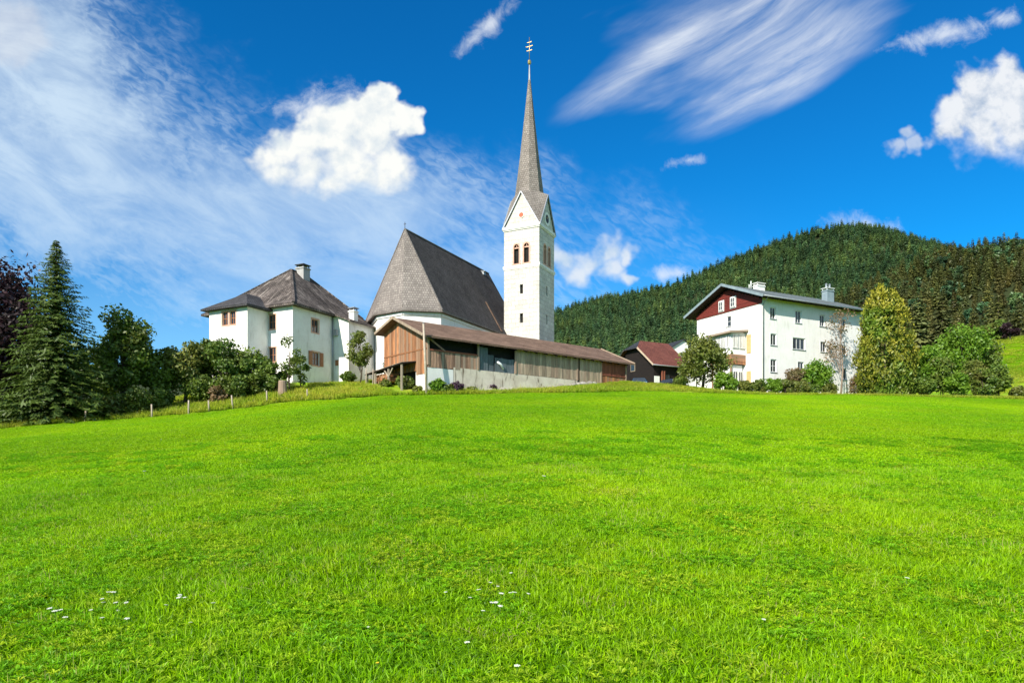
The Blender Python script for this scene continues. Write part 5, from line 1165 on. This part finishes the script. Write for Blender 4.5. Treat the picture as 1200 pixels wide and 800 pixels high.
far_c = proto_coll('meadow_tufts_far', [grass_proto(620, 1.3, .062, .0085, 20+s_, 'grass_blade', 1.2, .010, .10) for s_ in range(5)])
def wedge(y0, y1, per, mx=.80, pad=7.):
    P_ = []
    g_ = 1/math.sqrt(per); xx, yy = np.meshgrid(np.arange(-mx*y1-pad, mx*y1+pad, g_), np.arange(y0, y1, g_)); x = (xx+rng.uniform(-.45, .45, xx.shape)*g_).ravel(); y = (yy+rng.uniform(-.45, .45, xx.shape)*g_).ravel(); k = np.abs(x) < mx*y+pad; return x[k], y[k]
x, y = wedge(1.8, 15.5, 8.); pts = np.stack([x, y, zmesh(x, y)], 1)
nf = np.sin(x*1.7+np.sin(y*1.1)*2)*np.sin(y*1.3+1.)*.5+.5
yw = rng.uniform(0, 6.28, len(x))
scatter('meadow_grass', near_c, pts, yw, np.stack([np.ones_like(x), np.ones_like(x), rng.uniform(.55, 1.25, len(x))*(.75+.5*nf)], 1), rng.integers(0, 6, len(x)), label='near meadow grass with broad leaves and stalks', tilt=slope_tilt(x, y, yw)+rng.normal(0, .02, (len(x), 2)))
x, y = wedge(14, 66, 2.6); k = y < edgeY(x)-.2; x, y = x[k], y[k]; pts = np.stack([x, y, zmesh(x, y)], 1)
yw = rng.uniform(0, 6.28, len(x))
scatter('meadow_grass', far_c, pts, yw, np.stack([np.ones_like(x), np.ones_like(x), rng.uniform(.6, 1.0, len(x))], 1), rng.integers(0, 5, len(x)), label='bright green meadow grass rising to the village', tilt=slope_tilt(x, y, yw)+rng.normal(0, .01, (len(x), 2)))
def weed_proto(n, size, seed, mat):
    r_ = np.random.default_rng(seed); V, F, T = [], [], []
    for i in range(n):
        x, y = r_.uniform(-size/2, size/2, 2); h0 = r_.uniform(.02, .075); kind = r_.uniform()
        m = 3 if kind < .45 else 5
        a0 = r_.uniform(0, 6.28); t0 = r_.uniform(.1, .75)
        for j in range(m):
            a = a0+j*6.283/m+r_.normal()*.2; L = r_.uniform(.014, .024) if m == 3 else r_.uniform(.03, .06); w = L*(.85 if m == 3 else .32); up_ = r_.uniform(.1, .6) if m == 3 else r_.uniform(.3, 1.1)
            d = np.array([math.cos(a), math.sin(a), up_]); d /= np.linalg.norm(d); sd = np.array([-math.sin(a), math.cos(a), 0]); b = np.array([x, y, h0]); k = len(V)
            V += [tuple(b), tuple(b+d*L*.55-sd*w*.5+np.array([0, 0, .15*w])), tuple(b+d*L-np.array([0, 0, .12*L])), tuple(b+d*L*.55+sd*w*.5+np.array([0, 0, .15*w]))]
            F += [(k, k+1, k+2, k+3)]; t = np.clip(t0+r_.uniform(-.1, .15), 0, .88); T += [t*.8, t, t, t]
        k = len(V); V += [(x-.0012, y, -.01), (x+.0012, y, -.01), (x, y, h0)]; F += [(k, k+1, k+2)]; T += [.1]*3
    me = bpy.data.meshes.new('weeds'); me.from_pydata(V, [], F); at_ = me.attributes.new('tint', 'FLOAT', 'POINT'); at_.data.foreach_set('value', np.array(T, np.float32)); me.materials.append(MAT[mat]); return me
weed_c = proto_coll('weed_patches', [weed_proto(80, .5, 300+s_, ('weed_yellow', 'weed_green', 'weed_yellow', 'weed_green')[s_]) for s_ in range(4)])
x, y = wedge(1.8, 24, 8.); wn_ = np.sin(x*1.1+2*np.sin(y*.8))*np.sin(y*1.4-x*.6)+.5*np.sin(x*3.1+y*2.3)
k = wn_ > rng.uniform(-.6, .9, len(x))+np.clip((y-3)/16, 0, 1)*.75-.25; x, y = x[k], y[k]
yw = rng.uniform(0, 6.28, len(x))
scatter('meadow_weeds', weed_c, np.stack([x, y, zmesh(x, y)], 1), yw, np.stack([np.ones_like(x), np.ones_like(x), rng.uniform(.7, 1.25, len(x))], 1), np.where(rng.uniform(0, 1, len(x)) < np.clip(.85-.05*y+.12*np.sign(x)+.25*np.sin(x*.7+y*.4), .15, .9), 0, 1)+2*rng.integers(0, 2, len(x)), label='clover and broad leaved weeds in the near meadow', tilt=slope_tilt(x, y, yw))
tall_c = proto_coll('bank_tufts', [grass_proto(150, .9, .42, .012, 40+s_, 'grass_tall', .5, .05, .04) for s_ in range(4)])
x = rng.uniform(-52, 75, 9000); y = edgeY(x)+rng.uniform(.1, 1., 9000)**1.5*15-.1
loc = np.array([(FB.M.inverted()@(Vector((a, b, 0))-FB.O))[:2] for a, b in zip(x, y)]); k = ~((loc[:, 0] > -2.6) & (loc[:, 0] < BL+.3) & (loc[:, 1] > -.25) & (loc[:, 1] < BW+1)) & ~((loc[:, 0] > 4.5) & (loc[:, 0] < 20) & (loc[:, 1] > -1.9) & (loc[:, 1] < 0))
lv_ = np.array([(FV.M.inverted()@(Vector((a, b, 0))-FV.O))[:2] for a, b in zip(x, y)]); k &= ~((lv_[:, 0] > -10.5) & (lv_[:, 0] < 2) & (lv_[:, 1] > -2.4))
lh_ = np.array([(FH.M.inverted()@(Vector((a, b, 0))-FH.O))[:2] for a, b in zip(x, y)]); k &= ~((lh_[:, 0] > -2.3) & (lh_[:, 1] > -.1))
k &= (y-edgeY(x) > rng.uniform(0, .8, 9000)) 
x, y = x[k], y[k]; pts = np.stack([x, y, zmesh(x, y)], 1); dd = y-edgeY(x)
hs2 = rng.uniform(.35, 1.0, len(x))*np.where(dd < 3.5, 1.0, .6)*np.where(x > 8, .6, 1.)
scatter('bank_grass', tall_c, pts, rng.uniform(0, 6.28, len(x)), np.stack([np.ones_like(x), np.ones_like(x), hs2], 1), rng.integers(0, 4, len(x)), label='taller yellowish grass on the bank above the meadow')
x, y = rng.uniform(50, 175, 6000), rng.uniform(78, 150, 6000); k = (np.abs(x/y-.8) < .25) & (x/y > .69+.0*y); x, y = x[k], y[k]; pts = np.stack([x, y, zmesh(x, y)], 1)
scatter('hillside_grass', tall_c, pts, rng.uniform(0, 6.28, len(x)), np.stack([np.full(len(x), 1.4), np.full(len(x), 1.4), rng.uniform(.3, .8, len(x))], 1), rng.integers(0, 4, len(x)), label='grass of the open hillside beyond the last shrub')

# ------------------------------------------------------------------ mountain forest
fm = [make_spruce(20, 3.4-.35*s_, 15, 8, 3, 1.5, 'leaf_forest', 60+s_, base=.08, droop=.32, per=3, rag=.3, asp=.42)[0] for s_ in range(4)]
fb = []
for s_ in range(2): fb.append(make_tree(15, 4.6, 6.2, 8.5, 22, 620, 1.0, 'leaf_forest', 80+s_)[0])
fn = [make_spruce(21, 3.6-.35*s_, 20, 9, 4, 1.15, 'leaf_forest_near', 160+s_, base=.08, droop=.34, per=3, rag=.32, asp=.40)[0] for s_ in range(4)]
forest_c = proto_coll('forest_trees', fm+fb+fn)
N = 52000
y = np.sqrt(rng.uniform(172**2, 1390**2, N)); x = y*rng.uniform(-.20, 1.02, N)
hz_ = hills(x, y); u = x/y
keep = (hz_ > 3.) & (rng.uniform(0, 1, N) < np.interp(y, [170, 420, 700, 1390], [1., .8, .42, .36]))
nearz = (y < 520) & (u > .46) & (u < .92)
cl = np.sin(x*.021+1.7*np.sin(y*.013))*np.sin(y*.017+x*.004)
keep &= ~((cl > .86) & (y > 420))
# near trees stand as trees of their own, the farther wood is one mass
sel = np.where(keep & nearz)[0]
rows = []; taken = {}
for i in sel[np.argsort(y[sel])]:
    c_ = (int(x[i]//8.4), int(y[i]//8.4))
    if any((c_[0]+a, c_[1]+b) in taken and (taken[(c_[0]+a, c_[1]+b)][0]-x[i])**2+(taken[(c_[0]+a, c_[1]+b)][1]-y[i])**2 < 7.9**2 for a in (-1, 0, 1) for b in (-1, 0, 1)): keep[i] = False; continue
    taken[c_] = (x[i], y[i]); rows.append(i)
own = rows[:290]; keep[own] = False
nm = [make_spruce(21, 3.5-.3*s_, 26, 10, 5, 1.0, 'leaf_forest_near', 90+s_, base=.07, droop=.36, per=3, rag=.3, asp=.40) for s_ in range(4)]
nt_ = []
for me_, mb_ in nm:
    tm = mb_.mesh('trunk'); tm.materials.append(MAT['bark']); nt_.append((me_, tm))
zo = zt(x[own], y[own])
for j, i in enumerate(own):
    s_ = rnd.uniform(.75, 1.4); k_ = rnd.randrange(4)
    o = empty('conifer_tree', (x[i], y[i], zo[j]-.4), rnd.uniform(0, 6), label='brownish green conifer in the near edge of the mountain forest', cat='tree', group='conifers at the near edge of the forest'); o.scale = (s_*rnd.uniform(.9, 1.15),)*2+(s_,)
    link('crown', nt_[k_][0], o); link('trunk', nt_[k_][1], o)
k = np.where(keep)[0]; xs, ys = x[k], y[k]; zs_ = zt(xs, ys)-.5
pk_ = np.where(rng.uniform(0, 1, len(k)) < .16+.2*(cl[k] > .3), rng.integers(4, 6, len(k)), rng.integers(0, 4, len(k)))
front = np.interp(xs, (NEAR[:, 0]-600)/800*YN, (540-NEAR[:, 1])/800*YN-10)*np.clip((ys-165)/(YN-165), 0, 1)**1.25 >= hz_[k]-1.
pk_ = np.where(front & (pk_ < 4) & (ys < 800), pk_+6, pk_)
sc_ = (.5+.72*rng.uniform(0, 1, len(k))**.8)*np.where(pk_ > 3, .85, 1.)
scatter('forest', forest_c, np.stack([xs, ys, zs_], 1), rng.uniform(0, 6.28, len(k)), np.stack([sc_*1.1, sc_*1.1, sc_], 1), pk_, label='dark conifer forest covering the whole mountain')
print('forest', len(k), 'own', len(own))
